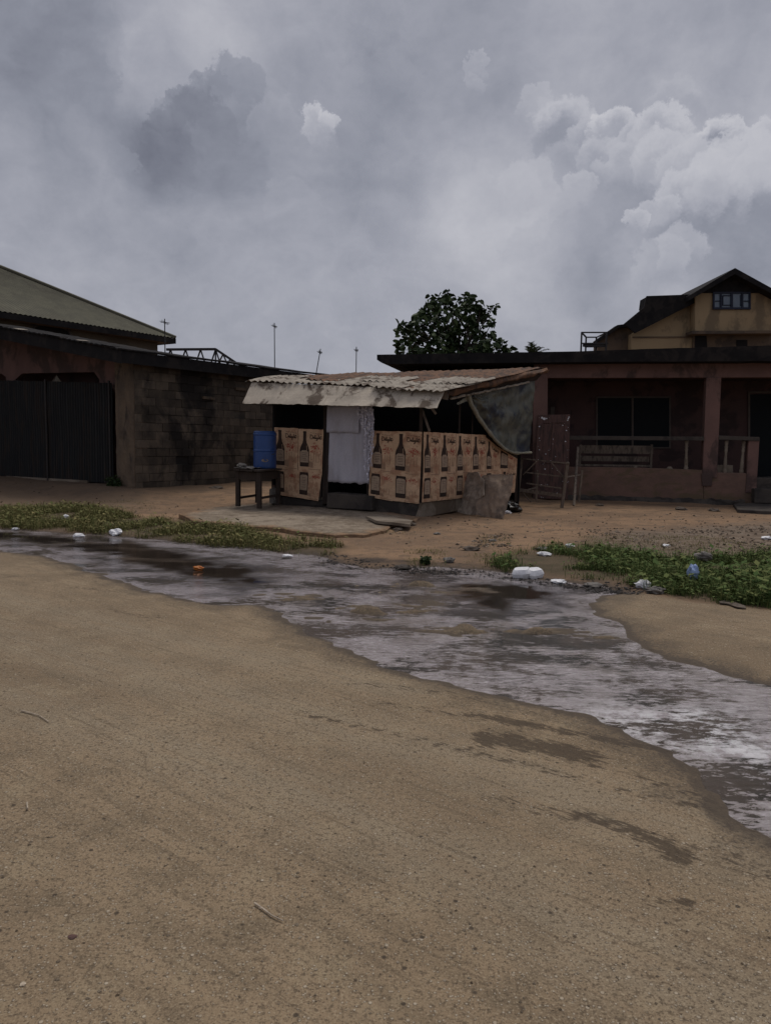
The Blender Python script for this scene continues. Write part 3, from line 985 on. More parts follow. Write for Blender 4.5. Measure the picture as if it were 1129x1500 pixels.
# ---------------------------------------------------------------- hip roof house far left
def hip_house():
    D = 33.0
    E = P(258, 497, D)
    L, Wd, tan = 17.0, 15.0, .52
    t = thing('house', Vector((E.x, E.y, 0)) - uL * 6 + vL * 6, 'big tan house with a pale corrugated hip roof rising behind the low house', 'house')
    def q(a, b, z):                                # a back along -uL from E, b along vL
        return Vector((E.x, E.y, 0)) - uL * a + vL * b + UP * z
    ze = E.z + .05
    hr = Wd / 2
    zr = ze + hr * tan
    c = [q(0, 0, ze), q(L, 0, ze), q(L, Wd, ze), q(0, Wd, ze)]
    r0, r1 = q(hr, hr, zr), q(L - hr, hr, zr)
    mb = MB()
    # corrugated slope facing the street side
    def slope(P0, P1, T1, T0, n):
        def fn(u, v):
            lo = P0.lerp(P1, u)
            hi = T0.lerp(T1, u)
            p = lo.lerp(hi, v)
            return p + UP * (.016 * math.sin(u * n * math.pi * 2))
        mb.grid(fn, 540, 4)
    slope(c[0], c[1], r1, r0, 90)
    slope(c[3], c[0], r0, r0, 40)
    mb.add([c[1], c[2], r1], [(0, 1, 2)])
    mb.add([c[2], c[3], r0, r1], [(0, 1, 2, 3)])
    mb.build('roof', M_ROOFG, t)
    mb = MB()
    mb.tube([c[0] + UP * .03, c[0].lerp(r0, .5) + UP * .06, r0 + UP * .05], .07, 6)
    mb.tube([r0 + UP * .05, r1 + UP * .05], .07, 6)
    mb.build('ridge_cap', M_ROOFG, t)
    mb = MB()
    for i, (p0, p1) in enumerate(((c[0], c[1]), (c[0], c[3]))):
        n = vL if i == 0 else -uL
        mb.prism([p0 - UP * .24, p1 - UP * .24, p1 - UP * .03, p0 - UP * .03], n * .04)
    mb.build('fascia', M_ROOFD, t)
    mb = MB()
    mb.prism([q(.06, .06, ze - .22), q(L - .1, .06, ze - .22), q(L - .1, Wd - .1, ze - .22), q(.06, Wd - .1, ze - .22)], UP * .03)
    mb.build('soffit', M_OCHRE_D, t)
    mb = MB()
    o = .55
    mb.prism([q(o, o, 0), q(L - o, o, 0), q(L - o, Wd - o, 0), q(o, Wd - o, 0)], UP * (ze - .225))
    mb.build('wall', M_TAN, t)
    # arched opening with dark inside
    base = (q(0, o - .004, 0), vL)
    mb = MB()
    arc = [(47, 484), (50, 478), (58, 474), (70, 474.5), (88, 478), (100, 484), (104, 492), (104, 505), (46, 500)]
    mb.prism([PL(x, y, base) for x, y in arc], -vL * .01)
    w = mb.build('window', M_DARK, t)
    mb = MB()
    out = [(47, 484), (50, 478), (58, 474), (70, 474.5), (88, 478), (100, 484), (104, 492), (104, 505)]
    mb.tube([PL(x, y, base) - vL * .05 for x, y in out], .06, 6)
    mb.build('surround', M_CONC_D, w)


hip_house()


def roof_truss():
    Y = 29.0
    q = lambda x, y: P(x, y, Y)
    t = thing('roof_truss', q(300, 545), 'bare steel roof truss standing up behind the low house roof', 'roof truss')
    mb = MB()
    mb.bar(q(244, 512), q(316, 511.5), .09, .09)
    mb.bar(q(316, 511.5), q(345, 531), .09, .09)
    mb.build('top_chord', M_METAL, t)
    mb = MB()
    mb.bar(q(240, 545), q(360, 545), .09, .09)
    mb.build('bottom_chord', M_METAL, t)
    top = [(250, 512), (272, 512), (294, 512), (316, 512)]
    bot = [(240, 545), (261, 545), (283, 545), (305, 545), (327, 545)]
    for i in range(4):
        for (a, b) in ((bot[i], top[i]), (top[i], bot[i + 1])):
            m_ = MB()
            m_.bar(q(*a), q(*b), .05, .05)
            m_.build('web_bar', M_METAL, t)
    for (a, b) in (((316, 512), (316, 545)), ((327, 519), (316, 540)), ((327, 519), (338, 545)), ((337, 526), (330, 545)), ((337, 526), (352, 545))):
        m_ = MB()
        m_.bar(q(*a), q(*b), .05, .05)
        m_.build('web_bar', M_METAL, t)
    m_ = MB()
    for x in (270, 310):
        p = q(x, 545)
        m_.tube([p, Vector((p.x, p.y, 0))], .07, 8)
    m_.build('post', M_METAL, t)


roof_truss()


def aerial(top, foot, Y, label, side=1, n=4):
    a, b = P(*top, Y), P(*foot, Y)
    d = (b - a).normalized()
    g = a + d * (a.z / -d.z)
    t = thing('aerial', g, label, 'aerial', 'television aerials on poles')
    MB().tube([g, a], [.026, .016], 6).build('pole', M_ALU if Y > 25 else M_METAL, t)
    m_ = MB()
    c = a + d * .12
    m_.tube([c + V(-.04, -.3, -.03), c + V(.04, .4, .05)], .012, 5)
    for k in range(n):
        y = -.28 + k * .2
        w = .085 - k * .01
        m_.tube([c + V(-w, y, -.0), c + V(w, y, .0)], .008, 4)
        m_.tube([c + V(0, y, -w * .6), c + V(0, y, w * .6)], .008, 4)
    m_.build('antenna', M_ALU, t)


aerial((402, 473), (402.5, 546), 27.0, 'tallest aerial pole, behind the low eave at the left edge of the shed roof')
aerial((469.5, 511), (463, 548), 26.0, 'leaning aerial pole behind the shed roof, second from the tall one')
aerial((522, 508), (521.5, 549), 26.5, 'upright short aerial pole beside the left end of the veranda house roof')
aerial((241.5, 467), (242, 512), 24.5, 'thin aerial pole in front of the corner of the pale hip roof')
# ---------------------------------------------------------------- the drinks shed
def on(plane, px, py): return PL(px, py, plane)


def wobble(poly, k): return poly


# script lettering on a unit box (x 0..1, y 0..1)
SCRIPT = [[(.06, .62), (.02, .35), (.05, .08), (.16, .06), (.25, .3), (.26, .62), (.17, .88), (.05, .9), (.0, .8)], [(.06, .62), (.1, .9)],
          [(.27, .25), (.35, .38), (.34, .5), (.29, .45), (.3, .2), (.37, .16)], [(.37, .16), (.45, .6), (.46, .95), (.42, .9), (.42, .2), (.47, .16)],
          [(.47, .16), (.5, .45), (.5, .2), (.53, .18)], [(.63, .45), (.55, .42), (.55, .2), (.62, .22), (.63, .45), (.61, -.12), (.55, -.2), (.54, -.1), (.68, .2)],
          [(.68, .2), (.74, .9), (.73, 1.0), (.7, .2), (.75, .42), (.79, .38), (.79, .18)], [(.82, .2), (.88, .85), (.85, .25), (.9, .16), (.99, .5)], [(.78, .62), (.97, .74)]]


def poster(parent, quad, plane, seed, cut=False, bx=.26, crop=(0, 1)):
    """one printed sheet; quad = photo corners TL, TR, BR, BL on the panel plane"""
    n = plane[1]
    r = random.Random(seed)
    tl, tr, br, bl = [PL(x, y, plane) for x, y in quad]
    def at(u, v, off):                              # v up
        return bl.lerp(br, u).lerp(tl.lerp(tr, u), v) + n * off
    mb = MB()
    # slightly cockled sheet with torn edge
    def fn(u, v):
        e = .006
        uu = u + (r.uniform(-e, e) if u in (0, 1) else 0)
        vv = v + (r.uniform(-e, e) if v in (0, 1) else 0)
        return at(uu, vv, .006 + .004 * mnoise.noise(V(u * 3 + seed, v * 3, seed)))
    mb.grid(fn, 8, 10, -n * .003)
    S = .0125
    def flat(pts, off=S):
        mb.add([at(u, v, off) for u, v in pts], [tuple(range(len(pts)))])
    def stroke(pts, w, off=S + .002):
        for (a, b) in zip(pts[:-1], pts[1:]):
            dx, dy = b[0] - a[0], b[1] - a[1]
            l = math.hypot(dx, dy) + 1e-9
            nx, ny = -dy / l * w, dx / l * w * .6
            ex, ey = dx / l * w * .5, dy / l * w * .5
            flat([(a[0] - nx - ex, a[1] - ny - ey), (b[0] - nx + ex, b[1] - ny + ey), (b[0] + nx + ex, b[1] + ny + ey), (a[0] + nx - ex, a[1] + ny - ey)], off)
    # bottle outline
    prof = [(.185, .10), (.19, .48), (.165, .56), (.09, .66), (.062, .74), (.058, .90), (.068, .905), (.068, .94), (.045, .945)]
    if cut:                                         # only the body shows, the sheet above covers the neck
        prof = [(.19, .14), (.195, .74), (.185, .86), (.17, .93)]
    mb.cur = 1
    flat([(bx - a, y) for a, y in prof] + [(bx + a, y) for a, y in reversed(prof)])
    mb.cur = 2
    l0, l1 = (.30, .82) if cut else (.20, .47)
    flat([(bx - .165, l0), (bx + .165, l0), (bx + .165, l1 - .02), (bx + .09, l1 + .02), (bx - .09, l1 + .02), (bx - .165, l1 - .02)], S + .0015)
    mb.cur = 3
    for k in range(5):
        y = l0 + (l1 - l0) * (.2 + .16 * k) + r.uniform(-.01, .01)
        w = r.uniform(.05, .13)
        stroke([(bx - w, y), (bx + w, y + r.uniform(-.01, .01))], .007, S + .004)
    mb.cur = 5                                      # light strip down the glass
    if not cut:
        stroke([(bx + .10, .50), (bx + .09, .60)], .014, S + .002)
    # shadow of the bottle foot
    flat([(bx + .19, (.14 if cut else .10)), (bx + .36, (.10 if cut else .075)), (bx + .36, .20), (bx + .19, .24)], S - .002)
    # lettering
    mb.cur = 3
    if not cut:
        for k in range(5):
            x0 = .50 + k * .095
            stroke([(x0, .915 - k * .006), (x0 + r.uniform(.035, .075), .915 - k * .006 + r.uniform(-.006, .006))], .007)
        for st in SCRIPT:
            stroke([(.47 + .49 * x, .765 + .115 * y - .02 * x) for x, y in st], .010)
    # red burst of small print and scattered specks
    mb.cur = 4
    cx0, cy0 = .73, (.80 if cut else .56)
    for k in range(46):
        x = min(max(r.gauss(cx0, .10), .50), .95)
        y = r.gauss(cy0, .05)
        s = r.uniform(.008, .026)
        flat([(x - s, y - s * .6), (x + s, y - s * .3), (x + s * .7, y + s * .7), (x - s * .8, y + s * .5)], S + r.uniform(-.002, .002))
    for k in range(16):
        x, y = r.uniform(.45, .95), r.uniform(.12, cy0 - .06)
        s = r.uniform(.004, .011)
        mb.cur = r.choice((3, 4, 5, 5))
        flat([(x - s, y - s), (x + s, y - s * .5), (x + s, y + s), (x - s, y + s * .6)], S + r.uniform(-.002, .002))
    mb.cur = 5
    for k in range(2):                              # faint drinking glasses
        x = .58 + k * .22
        stroke([(x - .06, .42), (x - .05, .22), (x + .05, .22), (x + .06, .42)], .008, S)
    stroke([(.45, .045), (.95, .04)], .012, S)
    return mb.build('poster', [M_PAPER, M_BOTTLE, M_BLABEL, M_INK, M_RED, M_SHADE], parent)


def shed():
    t = thing('shed', C0 + dF * 1.8, 'crooked roadside drinks shed papered with bottle posters under a rusty roof', 'shed')
    F, S = FPL(0), SPL(0)
    A = PL(401, 740, F)
    A = Vector((A.x, A.y, 0))
    B = PL(760, 735, S)
    B = Vector((B.x, B.y, 0))
    # panels carrying the posters
    def panel(name, quad, plane, inward):
        mb = MB()
        mb.prism([PL(x, y, plane) for x, y in quad], inward * .03)
        return mb.build(name, M_WOOD_D, t)
    pl = panel('front_panel', [(402.5, 627), (473, 629.5), (470, 730), (404, 725.5)], F, -nF)
    xa, xb, xm = (402, 404.5), (473.5, 470), (437.6, 436.5)
    yd0, yd1 = 686, 690.5
    poster(pl, [(402, 626), (437, 627.5), (436.3, 689), (403.5, 686.5)], FPL(.012), 11, bx=.24)
    poster(pl, [(437.5, 627.8), (474, 629.5), (472, 691), (437, 688.8)], FPL(.014), 12)
    poster(pl, [(403.5, 687), (436.8, 689), (436.5, 729), (404.5, 724.5)], FPL(.008), 13, cut=True, bx=.2)
    poster(pl, [(437, 688), (472, 690.5), (466.5, 734), (436.5, 729)], FPL(.010), 14, cut=True)
    pr = panel('front_panel', [(543, 632), (617.5, 633), (614, 736), (540.5, 729)], F, -nF)
    poster(pr, [(543.5, 631), (577.5, 631.8), (575.5, 694), (542, 690.5)], FPL(.012), 21, bx=.31)
    poster(pr, [(577.5, 631.8), (618, 632.5), (615.5, 699), (575.5, 694)], FPL(.014), 22, bx=.26)
    poster(pr, [(541.5, 690), (575.8, 694), (575, 734), (540, 728)], FPL(.007), 23, cut=True, bx=.27)
    poster(pr, [(575.8, 693), (615.5, 698), (613.5, 738), (574.8, 733.5)], FPL(.009), 24, cut=True, bx=.3)
    ps = panel('side_panel', [(619.5, 634), (715, 640), (757, 668), (754, 722), (700, 727), (617, 735)], S, -nS)
    cols = [619.5, 643, 667.5, 689.5, 711, 729]
    topy = lambda x: 632.5 + (x - 619.5) * .052
    midy = lambda x: 699 - (x - 619.5) * .075
    boty = lambda x: 736 - (x - 619.5) * .11
    for k in range(5):
        x0, x1 = cols[k], cols[k + 1]
        ty0, ty1 = topy(x0), topy(x1)
        if k == 4:
            ty0, ty1 = 640.5, 655
        poster(ps, [(x0 + .4, ty0), (x1, ty1), (x1 - .5, midy(x1)), (x0, midy(x0))], SPL(.012 + .002 * (k % 2)), 31 + k, bx=.24 + .05 * (k % 2))
        poster(ps, [(x0 - .5, midy(x0) - 1), (x1 - .6, midy(x1) - 1), (x1 - 2, boty(x1)), (x0 - 2, boty(x0))], SPL(.007 + .002 * (k % 2)), 51 + k, cut=True, bx=.27)
    poster(ps, [(729.5, 655), (757, 672), (756, 688), (728.5, 691)], SPL(.012), 71, cut=True, bx=.3)
    poster(ps, [(728.5, 690), (756, 687.5), (753, 721), (726.5, 725)], SPL(.009), 72, bx=.35)
    # posts
    def post(px, top, bot, plane, w=.07):
        a, b = PL(px, top, plane), PL(px - 2, bot, plane)
        MB().bar(b, a, w, w).build('post', M_WOOD_D, t)
    for px in (402, 476.5, 541, 617):
        post(px, 578, 738, FPL(-.07))
    post(674, 580, 640, SPL(-.08), .04)
    post(693, 575, 640, SPL(-.08), .03)
    post(757, 566, 735, SPL(-.08), .07)
    MB().bar(PL(618, 600, FPL(-.1)), PL(629, 632, FPL(.0)), .05, .02).build('brace', M_WOOD, t)
    # door jamb boards beside the entrance
    MB().bar(PL(478.5, 738, FPL(.01)), PL(480.5, 592, FPL(.01)), .05, .03).build('jamb', M_WOOD_D, t)
    # inside walls and floor
    back = 3.6
    A2 = A - nF * 3.3
    B2 = B + V(-.05, 1.35, 0)
    mb = MB()
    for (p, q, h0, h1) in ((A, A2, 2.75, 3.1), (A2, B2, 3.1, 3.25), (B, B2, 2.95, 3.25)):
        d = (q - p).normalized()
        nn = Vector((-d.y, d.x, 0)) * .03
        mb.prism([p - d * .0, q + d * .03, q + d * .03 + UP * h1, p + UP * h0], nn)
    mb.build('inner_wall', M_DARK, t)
    mb = MB()
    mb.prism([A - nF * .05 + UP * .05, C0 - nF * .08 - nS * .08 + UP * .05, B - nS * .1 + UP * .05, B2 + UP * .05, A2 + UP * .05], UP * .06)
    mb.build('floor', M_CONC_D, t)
    # plinth: rough concrete under the posters, and the door step
    def rough(name, poly, vec, m):
        mb_ = MB()
        mb_.prism(poly, vec)
        return mb_.build(name, m, t, bevel=.02)
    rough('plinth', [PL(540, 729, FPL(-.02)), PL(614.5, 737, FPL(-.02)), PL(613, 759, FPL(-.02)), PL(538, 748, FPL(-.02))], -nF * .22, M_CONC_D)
    rough('plinth', [PL(616, 736, SPL(-.02)), PL(690, 728, SPL(-.02)), PL(688, 745, SPL(-.02)), PL(614, 760, SPL(-.02))], -nS * .22, M_CONC)  # lit side face painted by taking the paler concrete
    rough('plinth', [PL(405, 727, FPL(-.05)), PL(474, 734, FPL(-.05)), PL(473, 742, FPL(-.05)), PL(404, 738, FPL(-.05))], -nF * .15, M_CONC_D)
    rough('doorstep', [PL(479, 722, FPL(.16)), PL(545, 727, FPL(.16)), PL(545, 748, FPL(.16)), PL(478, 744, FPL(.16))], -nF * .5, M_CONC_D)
    # roof: rusty sheets, bilinear between four corners
    fl, fr = PL(366, 558, FPL(.33)), PL(652, 572, FPL(.30))
    Yb = 19.4
    br, bl = P(799, 539, 18.9), P(452, 549.5, 20.0)
    def rp(u, v, dz=0):
        return fl.lerp(fr, u).lerp(bl.lerp(br, u), v) + UP * dz
    mb = MB()
    mb.grid(lambda u, v: rp(u, v, .016 * math.sin(u * 190) + .035 * mnoise.noise(V(u * 7, v * 4, 1))), 240, 14, UP * .008)
    mb.build('roof', M_RUST, t)
    # front strips of bleached zinc, lifted and torn, each a sheet of its own
    r = random.Random(17)
    cuts = [0.0, .15, .27, .42, .53, .68, .80, 1.0]
    for row, (v0, v1, m_) in enumerate(((-.035, .20, M_ZINC), (.14, .40, M_ZINC))):
        for k in range(len(cuts) - 1):
            u0, u1 = cuts[k] - .01, cuts[k + 1] + .012
            if row == 1 and k in (1, 5):
                continue
            va, vb = v0 + r.uniform(-.03, .03), v1 + r.uniform(-.06, .08)
            lift = .018 + .022 * row + r.uniform(0, .012)
            sd_ = r.random() * 50
            def fn(u, v):
                uu = u0 + (u1 - u0) * u
                edge = .02 * mnoise.noise(V(uu * 30, sd_, 0)) + .014 * mnoise.noise(V(uu * 90, sd_, 3)) if v == 0 else (.05 * mnoise.noise(V(uu * 26, sd_, 5)) if v == 1 else 0)
                return rp(uu, va + (vb - va) * v + edge, lift + .018 * math.sin(uu * 190) + .03 * mnoise.noise(V(uu * 9, v * 2, sd_)) * (1 - v * .5))
            mb = MB()
            mb.tint = r.random()
            mb.grid(fn, 44, 5, UP * .006)
            mb.build('roof_sheet', M_ZINC if not (row == 1 and k % 3 == 2) else M_RUST, t)
    # purlin under the front edge and rafters
    mb = MB()
    mb.bar(rp(.0, .03, -.06), rp(1, .03, -.06), .05, .06)
    mb.build('purlin', M_WOOD_D, t)
    # right verge: rolled sheet and a lower torn flap
    mb = MB()
    pts = []
    a0, a1 = PL(652, 574, SPL(.36)), P(799, 541, 18.8)
    def vg(u, v):
        p = a0.lerp(a1, u)
        w = mnoise.noise(V(u * 6, v * 2, 4)) * .05 + mnoise.noise(V(u * 22, v * 3, 9)) * .02
        return p + nS * (.03 + .05 * math.sin(v * 2.6) + w * .5) + UP * (.04 - .13 * v + w * (0.4 + v))
    mb.grid(vg, 60, 6, -nS * .01)
    mb.build('verge_roll', M_RUST, t, smooth=True)
    mb = MB()
    b0, b1 = PL(657, 584, SPL(.22)), P(786, 557, 18.75)
    c0, c1 = PL(652, 574, SPL(.30)), P(799, 541, 18.85)
    def vl(u, v):
        p = c0.lerp(c1, u).lerp(b0.lerp(b1, u), v)
        w = mnoise.noise(V(u * 9, v * 2, 14)) * .06 + mnoise.noise(V(u * 30, v * 3, 2)) * .025
        return p + nS * w * .6 + UP * (w * v * .8)
    mb.grid(vl, 70, 6, -nS * .008)
    mb.build('verge_flap', M_WOOD_D, t)
    mb = MB()
    mb.tube([b0.lerp(b1, i / 40) + nS * .05 + UP * (.02 * mnoise.noise(V(i * .6, 3, 1)) + .012 * mnoise.noise(V(i * 2.1, 3, 1))) for i in range(36)], [.022 + .02 * abs(mnoise.noise(V(i * 1.3, 0, 4))) for i in range(36)], 6)
    mb.build('verge_trim', M_ZINC, t)
    # drop awning along the front
    ta, tb = PL(369, 560, FPL(.40)), PL(651, 571.5, FPL(.34))
    ba, bb = PL(355, 590.5, FPL(.78)), PL(640, 597.5, FPL(.78))
    cutsA = [0, .21, .44, .62, .80, 1.0]
    for k in range(5):
        u0, u1 = cutsA[k] - (.004 if k else 0), cutsA[k + 1] + (.004 if k < 4 else 0)
        off = .004 * (k % 2)
        def fa(u, v):
            uu = u0 + (u1 - u0) * u
            p = ta.lerp(tb, uu).lerp(ba.lerp(bb, uu), v)
            w = mnoise.noise(V(uu * 8, v * 2, 21)) * .02
            e = (.012 * mnoise.noise(V(uu * 40, 2, 8)) + .02 * mnoise.noise(V(uu * 14, 2, 8))) if v == 1 else 0
            return p + nF * (w + off) + UP * (e + w * .3 + off)
        mb = MB()
        mb.grid(fa, 40, 6, -nF * .006 - UP * .004)
        mb.build('awning', M_AWN, t)
    mb = MB()                                       # end board between awning and verge
    mb.prism([PL(645, 573, FPL(.2)), PL(656, 572, FPL(.2)), PL(655, 586, FPL(.2)), PL(644, 584, FPL(.2))], -nF * .04)
    mb.build('end_board', M_WOOD, t)
    MB().bar(PL(625, 588, FPL(.3)), PL(638, 606, FPL(.05)), .05, .04).build('brace', M_WOOD, t)
    return t


shed()


def curtain():
    F = FPL(.03)
    tl, tr, br, bl = PL(484, 590, F), PL(541, 592, F), PL(541, 709, F), PL(480, 706, F)
    t = MB()
    def fn(u, v):
        p = tl.lerp(tr, u).lerp(bl.lerp(br, u), v)
        fold = .028 * math.sin(u * 19 + 1.2 * math.sin(u * 7)) * (.35 + .65 * v) + .02 * mnoise.noise(V(u * 5, v * 4, 3))
        e = .035 * mnoise.noise(V(u * 7, 0, 5)) + .012 * mnoise.noise(V(u * 40, 0, 5)) if v == 1 else 0
        return p + nF * fold + UP * e
    t.grid(fn, 60, 26, -nF * .003)
    o = t.build('curtain', M_CURT, None, smooth=True)
    tag(o, 'pale lavender cloth curtain hanging in the shed doorway', 'curtain')
    mb = MB()                                       # folded over top length
    a, b, c, d = PL(479, 595, FPL(.065)), PL(527, 591, FPL(.065)), PL(526, 634, FPL(.08)), PL(478, 633, FPL(.08))
    def fo(u, v):
        p = a.lerp(b, u).lerp(d.lerp(c, u), v)
        return p + nF * (.02 * math.sin(u * 14) * v) + UP * (.02 * mnoise.noise(V(u * 6, 1, 1)) if v == 1 else 0)
    mb.grid(fo, 30, 8, -nF * .003)
    v = mb.build('valance', M_CURT, o, smooth=True)
    # strings of tinsel
    mb = MB()
    r = random.Random(9)
    for k in range(30):
        px = r.uniform(524, 547)
        y0 = r.uniform(594, 602)
        y1 = r.choice([r.uniform(618, 640), r.uniform(660, 712)]) if px > 534 else r.uniform(612, 630)
        off = r.uniform(.09, .15)
        n = int((y1 - y0) / 1.6)
        for i in range(n):
            y = y0 + i * 1.6 + r.uniform(-.5, .5)
            x = px + .9 * math.sin(i * .5 + k) - .012 * (y - y0)
            p = PL(x, y, FPL(off))
            s = r.uniform(.010, .036)
            ax = Vector((r.uniform(-1, 1), r.uniform(-1, 1), r.uniform(-1, 1))).normalized()
            bx = ax.cross(V(.3, .9, .2)).normalized()
            mb.add([p - ax * s, p + bx * s * .6, p + ax * s, p - bx * s * .6], [(0, 1, 2, 3)])
        mb.tube([PL(px, y0, FPL(off)), PL(px + .5, (y0 + y1) / 2, FPL(off)), PL(px - .012 * (y1 - y0), y1, FPL(off))], .0025, 3)
    o = mb.build('tinsel', M_TINSEL)
    tag(o, 'glittering silver tinsel strips hanging beside the pale doorway curtain', 'tinsel')


curtain()


def tarp():
    S = SPL(.14)
    tl, tr = PL(684, 578, S), PL(784, 553, SPL(.1))
    edge = [(684, 579), (688, 592), (699, 612), (712, 630), (724, 645), (738, 658), (752, 664), (776, 663)]
    t = thing('tarpaulin', PL(730, 730, S), 'dark green tarpaulin hanging under the rusty verge at the shed side', 'tarpaulin')
    mb = MB()
    top = lambda u: (684 + 99 * u, 579 - 25 * u)
    def bot(u):
        x = u * (len(edge) - 1)
        i = min(int(x), len(edge) - 2)
        f = x - i
        return (edge[i][0] * (1 - f) + edge[i + 1][0] * f, edge[i][1] * (1 - f) + edge[i + 1][1] * f)
    def fn(u, v):
        (x0, y0), (x1, y1) = top(u), bot(u)
        w = .10 * mnoise.noise(V(u * 4, v * 3, 1)) + .05 * math.sin((u * 1.2 - v) * 22) * (1 - u) * v + (.05 * mnoise.noise(V(u * 11, v * 5, 6)) + .03 * mnoise.noise(V(u * 26, v * 9, 16))) * min(1, v * 5) + .014 * math.sin(v * 30 + u * 9) * (1 - u)
        return PL(x0 + (x1 - x0) * v, y0 + (y1 - y0) * v, S) + nS * w
    mb.grid(fn, 70, 60, -nS * .003)
    mb.cur = 1                                      # remains of a white print
    r = random.Random(4)
    for k in range(46):
        x, y = r.gauss(752, 7), r.gauss(632, 7)
        p = PL(x, y, SPL(.225))
        s = r.uniform(.006, .022)
        a = r.uniform(0, 6.28)
        e1 = dS * math.cos(a) + UP * math.sin(a)
        e2 = -dS * math.sin(a) + UP * math.cos(a)
        mb.add([p - e1 * s - e2 * s * .4, p + e1 * s - e2 * s * .2, p + e1 * s * .6 + e2 * s * .5, p - e1 * s * .8 + e2 * s * .3], [(0, 1, 2, 3)])
    mb.build('sheet', [M_TARP, M_CLOTHG], t, smooth=True)
    mb = MB()
    N = 40
    path = []
    for i in range(N + 1):
        x, y = bot(i / N)
        path.append(PL(x, y, S) + nS * (.03 + .01 * mnoise.noise(V(i * .4, 0, 0))) + UP * .01 * mnoise.noise(V(i * .7, 1, 0)))
    mb.tube(path, [.055 + .018 * mnoise.noise(V(i * .5, 2, 2)) - .025 * (i / N) for i in range(N + 1)], 8)
    mb.build('hem', M_HEM, t, smooth=True)
    mb = MB()                                       # loose gathered corner
    def gc(u, v):
        x = 669 + 17 * u + 2 * v
        y = 592 - 9 * u + (8 * v - 10 * abs(v - .4)) * (.4 + .6 * u)
        return PL(x, y, S) + nS * .04 * mnoise.noise(V(u * 5, v * 5, 2))
    mb.grid(gc, 10, 8, -nS * .004)
    mb.build('gathered_corner', M_HEM, t, smooth=True)


tarp()


def leaning_board(outline, base_px, lean, m, label, seed):
    g0, g1 = GP(*base_px[0]), GP(*base_px[1])
    d = (g1 - g0)
    d.z = 0
    d.normalize()
    nn = Vector((d.y, -d.x, 0))
    if nn.y > 0:
        nn = -nn
    nrm = (nn * math.cos(lean) + UP * math.sin(lean)).normalized()
    pl = (g0, nrm)
    pts = []
    r = random.Random(seed)
    n = len(outline)
    for i in range(n):
        a, b = outline[i], outline[(i + 1) % n]
        for k in range(5):
            f = k / 5
            j = .5 if k else .1
            pts.append((a[0] * (1 - f) + b[0] * f + r.uniform(-j, j), a[1] * (1 - f) + b[1] * f + r.uniform(-j, j)))
    c = (sum(p[0] for p in outline) / n, sum(p[1] for p in outline) / n)
    mb = MB()
    N = len(pts)
    rings = []
    for s in (1.0, .93, .84, .74, .63, .52, .41, .3, .2, .1):
        rings.append([PL(c[0] + (x - c[0]) * s, c[1] + (y - c[1]) * s, pl) + nrm * (.07 * mnoise.noise(V((c[0] + (x - c[0]) * s) * .05, (c[1] + (y - c[1]) * s) * .04, seed)) + .022 * mnoise.noise(V((c[0] + (x - c[0]) * s) * .16, (c[1] + (y - c[1]) * s) * .12, seed))) for x, y in pts])
    vs = [p for ring in rings for p in ring]
    vs.append(PL(c[0], c[1], pl))
    fs = [(q * N + i, q * N + (i + 1) % N, (q + 1) * N + (i + 1) % N, (q + 1) * N + i) for q in range(9) for i in range(N)]
    fs += [(9 * N + i, 9 * N + (i + 1) % N, 10 * N) for i in range(N)]
    k = len(vs)
    vs2 = [v - nrm * .015 for v in vs]
    fs2 = [tuple(x + k for x in reversed(f)) for f in fs]
    rim = [(i, i + k, (i + 1) % N + k, (i + 1) % N) for i in range(N)]
    mb.add(vs + vs2, fs + fs2 + rim)
    o = mb.build('board', m)
    tag(o, label, 'board', 'sheets of old board leaning on the shed')
    return o


leaning_board([(679, 692), (700, 691.5), (709, 704), (709.5, 726), (699, 731), (698, 754), (684, 753.5), (660, 748), (668, 724)], [(660, 749), (698, 756)], R(16), M_BOARD,
              'speckled grey old board leaning on the postered side of the shed, left one', 1)
leaning_board([(706, 697), (730, 693.5), (752, 696), (747, 722), (742, 735), (736, 760), (714, 759), (699, 754), (697, 732), (707, 727)], [(699, 756), (737, 761)], R(19), M_BOARD2,
              'brown creased old board leaning beside the speckled grey one', 2)


def crumple(name, px, py, size, m, label, cat, group=None, squash=.6, seed=0, point=None, wide=1.3, sink=.12):
    """a crumpled bag or scrap: noisy closed surface lying on the ground"""
    p = GP(px, py) if point is None else point
    s = max(p.z, WATER_Z) if point is None else p.z
    r = random.Random(seed + int(px * 7 + py))
    mb = MB()
    nu, nv = 14, 9
    ox, oy = r.uniform(0, 60), r.uniform(0, 60)
    vs = []
    for j in range(nv + 1):
        th = math.pi * j / nv
        for i in range(nu):
            ph = 2 * math.pi * i / nu
            d = V(math.sin(th) * math.cos(ph), math.sin(th) * math.sin(ph), math.cos(th))
            k = 1 + .55 * mnoise.noise(d * 1.6 + V(ox, oy, 0)) + .35 * mnoise.noise(d * 4.2 + V(oy, ox, 2))
            q = d * (size * .5 * k)
            q.x *= wide
            q.z = q.z * squash * 2 * .5 + size * .5 * squash * (1 - sink * 2)
            vs.append(Vector((p.x, p.y, s)) + q)
    fs = [(j * nu + i, j * nu + (i + 1) % nu, (j + 1) * nu + (i + 1) % nu, (j + 1) * nu + i) for j in range(nv) for i in range(nu)]
    mb.add(vs, fs)
    o = mb.build(name, m)
    return tag(o, label, cat, group)


crumple('plastic_bag', 747, 752, .36, M_BLACKP, 'black plastic sack slumped beside the brown leaning board', 'bag', squash=.75, seed=2, point=V(*(GP(748, 750))))
crumple('plastic_bag', 742, 748, .13, M_WHITE, 'tiny white plastic scrap against the black slumped sack', 'litter', squash=.6, seed=4, point=V(*(GP(742, 752))))


